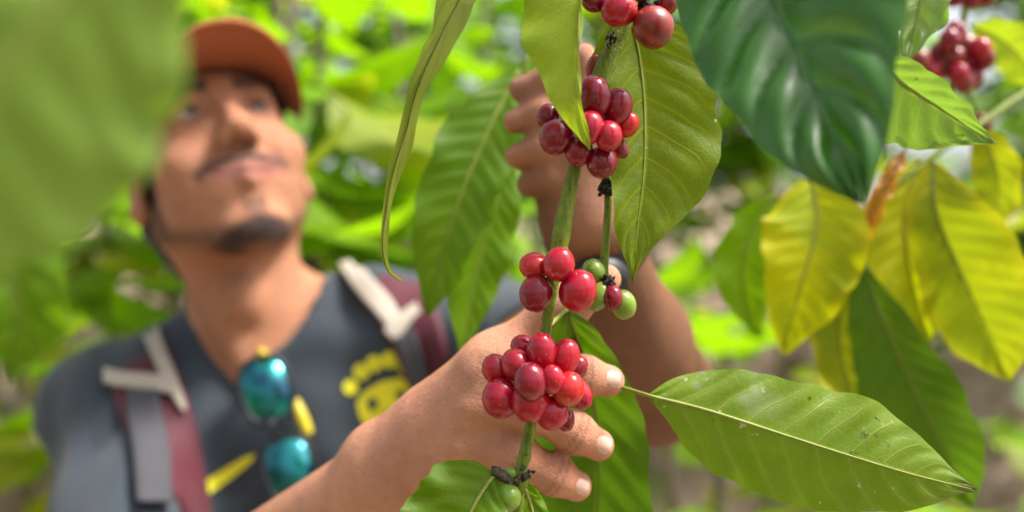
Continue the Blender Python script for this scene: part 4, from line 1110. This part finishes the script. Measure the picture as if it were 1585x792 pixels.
bark = simple('grey_brown_bark', (.11, .08, .065, 1), (.27, .21, .18, 1), 14, .85, .2, .7, .01)
M['shoot'] = simple('green_shoot', (.10, .15, .02, 1), (.20, .20, .06, 1), 30, .6)
def rotmat(d, roll):
    d = Vector(d).normalized(); side = d.cross(Vector((0, 0, 1)));
    if side.length < 1e-3: side = Vector((1, 0, 0))
    side.normalize(); up = side.cross(d)
    side2 = side * math.cos(roll) + up * math.sin(roll); up2 = d.cross(side2) * -1
    return np.array([d, side2, -up2]).T
def shrub(x, y, h, label, seed, nbr=22, reach=.6, lsize=.17, mats=(0, 0, 1), single=False, low=.25, z0=None, group='coffee shrubs on the slope', rot=None):
    r = np.random.default_rng(seed); gz = float(ground_h(np.array(x), np.array(y))) if z0 is None else z0
    root = empty('coffee_shrub', (x, y, gz), label, 'shrub', group)
    base = np.array([x, y, gz - .03]); stems = []; parts_w = []
    for k in range(int(r.integers(2, 4))):
        a = r.uniform(0, 6.28); top = base + np.array([math.cos(a) * .22 * r.uniform(.2, 1), math.sin(a) * .22 * r.uniform(.2, 1), h * r.uniform(.85, 1.05)])
        mid = (base + top) / 2 + np.array([r.uniform(-.06, .06), r.uniform(-.06, .06), 0])
        stems.append((base, mid, top)); V, F = tube([base + (r.uniform(-.04, .04), r.uniform(-.04, .04), 0), mid, top], [.022, .016, .006], 7, n=12); obj('trunk', V, F, bark, root)
    bw, VV, FF, UU, off, cnt = [], [[] for _ in BLM], [[] for _ in BLM], [[] for _ in BLM], [0] * len(BLM), 0
    for b in range(nbr):
        st = stems[b % len(stems)]; u = r.uniform(low, 1.0)
        p0 = (st[0] * (1 - u) ** 2 + 2 * st[1] * u * (1 - u) + st[2] * u * u); a = b * 2.4 + r.uniform(-.4, .4) if rot is None else rot + r.uniform(-1.2, 1.2)
        ln = reach * r.uniform(.5, 1.1) * (1.1 - .55 * u)
        d = np.array([math.cos(a), math.sin(a), r.uniform(.1, .5)]); p1 = p0 + d * ln * .5; p2 = p0 + d * ln + np.array([0, 0, -.32 * ln])
        bw.append(tube([p0, p1, p2], [.005, .004, .002], 5, n=7, cap=False))
        C = spline([p0, p1, p2], 12); nn_ = max(3, int(ln / .075))
        for i in range(nn_):
            q = C[int((i + 1) / nn_ * 11)]; tg = nrm(C[min(11, int((i + 1) / nn_ * 11))] - C[max(0, int((i + 1) / nn_ * 11) - 2)])
            for s in (-1, 1):
                sd = nrm(np.cross(tg, (0, 0, 1))) * s; dr = nrm(tg * r.uniform(.2, .7) + sd * r.uniform(.6, 1) + np.array([0, 0, r.uniform(-.9, .15)]))
                R_ = rotmat(dr, r.uniform(-.6, .6)); L = lsize * r.uniform(.65, 1.15); mi = int(r.choice(mats)); vi = int(r.integers(0, 4))
                if single:
                    o = link('leaf', BLM[mi][vi], root); o.matrix_local = Matrix.Translation(Vector(q - base - (0, 0, .03))) @ Matrix((R_ * L).tolist()).to_4x4()
                else:
                    V, F, U = BL[vi]; VV[mi].append(V @ (R_ * L).T + q); FF[mi] += [tuple(i_ + off[mi] for i_ in f) for f in F]; UU[mi].append(U); off[mi] += len(V)
                cnt += 1
    for V, F in bw: obj('branch', V, F, M['shoot'], root)
    if not single:
        for mi in range(len(BLM)):
            if VV[mi]:
                o = obj('foliage', np.vstack(VV[mi]), FF[mi], M['bg_leaf'][mi], root, uv=np.vstack(UU[mi])); o['kind'] = 'stuff'
    return root
# nearer shrubs, leaf by leaf
near = [(-.34, 1.55, 2.0, 'bright lime coffee shrub just right of the cap', (0, 0, 0, 2), 40),
        (.42, 1.9, 1.45, 'low lime coffee shrub behind the raised wrist', (0, 0, 2), 14),
        (-1.05, 1.95, 1.75, 'bright lime coffee shrub behind the cap of the man', (0, 0, 2), 26),
        (-.10, 2.3, 2.3, 'leafy coffee shrub behind the narrow curled leaf', (0, 1, 0), 24),
        (1.25, 1.75, 1.55, 'pale green coffee shrub behind the yellowing leaves', (3, 0, 2), 16),
        (-1.25, 1.15, 1.25, 'coffee shrub with drooping leaves left of the sleeve', (0, 1, 3), 12)]
for i, (x, y, h, lb, mats, nb) in enumerate(near): shrub(x, y, h, lb, 40 + i, int(nb * .8), .62, .22, mats, True, .48)
far = [(-2.4, 3.0, 2.3, 'coffee shrub far left beyond the blurred leaf'), (-1.35, 3.3, 2.6, 'tall coffee shrub behind the ear of the man'), (-.55, 3.1, 2.4, 'dense coffee shrub directly behind the collar'), (.45, 3.6, 2.3, 'coffee shrub between the curled leaf and the cherries'),
       (1.2, 3.9, 2.0, 'coffee shrub behind the cherry clusters'), (2.1, 3.4, 1.9, 'coffee shrub beyond the yellowing leaves'), (2.9, 4.6, 2.3, 'coffee shrub in the right distance'), (-3.2, 4.6, 2.4, 'coffee shrub in the far left distance'), (-1.9, 5.2, 2.6, 'distant coffee shrub above the cap'),
       (-.4, 5.4, 2.6, 'distant coffee shrub at the top centre'), (.9, 5.8, 2.4, 'distant coffee shrub behind the dark leaf'), (2.2, 6.0, 2.4, 'distant coffee shrub at the top right'), (3.7, 6.4, 2.6, 'farthest coffee shrub at the right edge')]
for i, (x, y, h, lb) in enumerate(far): shrub(x, y, h, lb, 70 + i, 44, .8, .24, ((0, 0, 1), (0, 2, 1), (0, 1, 3))[i % 3], False, .42)
# unseen coffee rows around the photographer, added to cut the fill light
for i, (x, y, lb) in enumerate([(-1.15, -.15, 'unseen coffee shrub added at the left of the viewpoint to cut fill light'), (-.55, -1.1, 'unseen coffee shrub added behind the viewpoint on the left to cut fill light'), (.45, -1.15, 'unseen coffee shrub added behind the viewpoint to cut fill light'), (1.2, -.45, 'unseen coffee shrub added at the right of the viewpoint to cut fill light'), (-1.6, -1.5, 'unseen coffee shrub added in the row behind the viewpoint to cut fill light')]):
    shrub(x, y - .25, 1.75, lb, 120 + i, 40, .62, .19, (0, 1, 1), False, .15)
# shade tree trunks
def tree(x, y, h, r0, label, seed):
    r = np.random.default_rng(seed); gz = float(ground_h(np.array(x), np.array(y))); root = empty('shade_tree', (x, y, gz), label, 'tree', 'shade trees on the slope')
    b = np.array([x, y, gz - .1]); pts = [b, b + (r.uniform(-.1, .1), 0, h * .4), b + (r.uniform(-.2, .2), 0, h * .75), b + (r.uniform(-.3, .3), 0, h)]
    V, F = tube(pts, [r0, r0 * .8, r0 * .6, r0 * .3], 10, n=24); obj('trunk', V, F, bark, root)
    VV, FF, UU, off = [], [], [], 0; bw = []
    for k in range(9):
        a = k * 2.4; p0 = pts[2] + (pts[3] - pts[2]) * r.uniform(0, 1); p2 = p0 + np.array([math.cos(a), math.sin(a), .5]) * r.uniform(.7, 1.4)
        bw.append(tube([p0, (p0 + p2) / 2 + (0, 0, .1), p2], [r0 * .3, r0 * .2, .01], 6, n=8))
        for _ in range(60):
            q = p0 + (p2 - p0) * r.uniform(.3, 1.1) + r.normal(size=3) * .22; R_ = rotmat(nrm(r.normal(size=3) + (0, 0, -.4)), r.uniform(-1, 1)); V, F, U = BL[int(r.integers(0, 4))]
            VV.append(V @ (R_ * .22).T + q); FF += [tuple(i_ + off for i_ in f) for f in F]; UU.append(U); off += len(V)
    for V, F in bw: obj('limb', V, F, bark, root)
    o = obj('crown', np.vstack(VV), FF, M['bg_leaf'][1], root, uv=np.vstack(UU)); o['kind'] = 'stuff'
tree(-.35, 4.3, 4.6, .09, 'grey brown shade tree trunk between the head and the curled leaf', 1)
tree(2.55, 4.2, 4.2, .05, 'slender pale shade tree trunk at the right', 2)
tree(1.5, 5.1, 4.8, .07, 'shade tree behind the yellowing leaves', 3)
tree(-2.1, 4.0, 4.4, .08, 'shade tree at the left behind the blurred leaf', 4)
# fallen leaves: far too many to count
def litter():
    r = np.random.default_rng(9); VV, FF, off = [], [], 0
    for _ in range(3200):
        y = r.uniform(1.2, 9); x = r.uniform(-.75, .75) * y + r.uniform(-.3, .3); z = float(ground_h(np.array(x), np.array(y))) + .02
        R_ = rotmat((math.cos(k := r.uniform(0, 6.28)), math.sin(k), r.uniform(-.1, .3)), r.uniform(-.5, .5)); V, F, U = BL[int(r.integers(0, 4))]
        VV.append(V @ (R_ * r.uniform(.08, .17)).T + (x, y, z)); FF += [tuple(i_ + off for i_ in f) for f in F]; off += len(V)
    t = NT('dry_leaf'); oc = t.n('ShaderNodeTexCoord').outputs['Object']; vo = t.n('ShaderNodeTexVoronoi'); t.put(vo.inputs['Vector'], oc); vo.inputs['Scale'].default_value = 5
    s_ = t.n('ShaderNodeSeparateColor'); t.put(s_.inputs[0], vo.outputs['Color'])
    c = t.ramp(s_.outputs[0], [(0, (.20, .11, .07, 1)), (.35, (.36, .24, .17, 1)), (.6, (.28, .18, .14, 1)), (.82, (.46, .37, .30, 1)), (1, (.50, .36, .05, 1))])
    o = obj('leaf_litter', np.vstack(VV), FF, t.done(t.bsdf(c, .7, .3)))
    tag(o, 'dry brown fallen leaves scattered over the ground', 'leaf litter', kind='stuff')
litter()
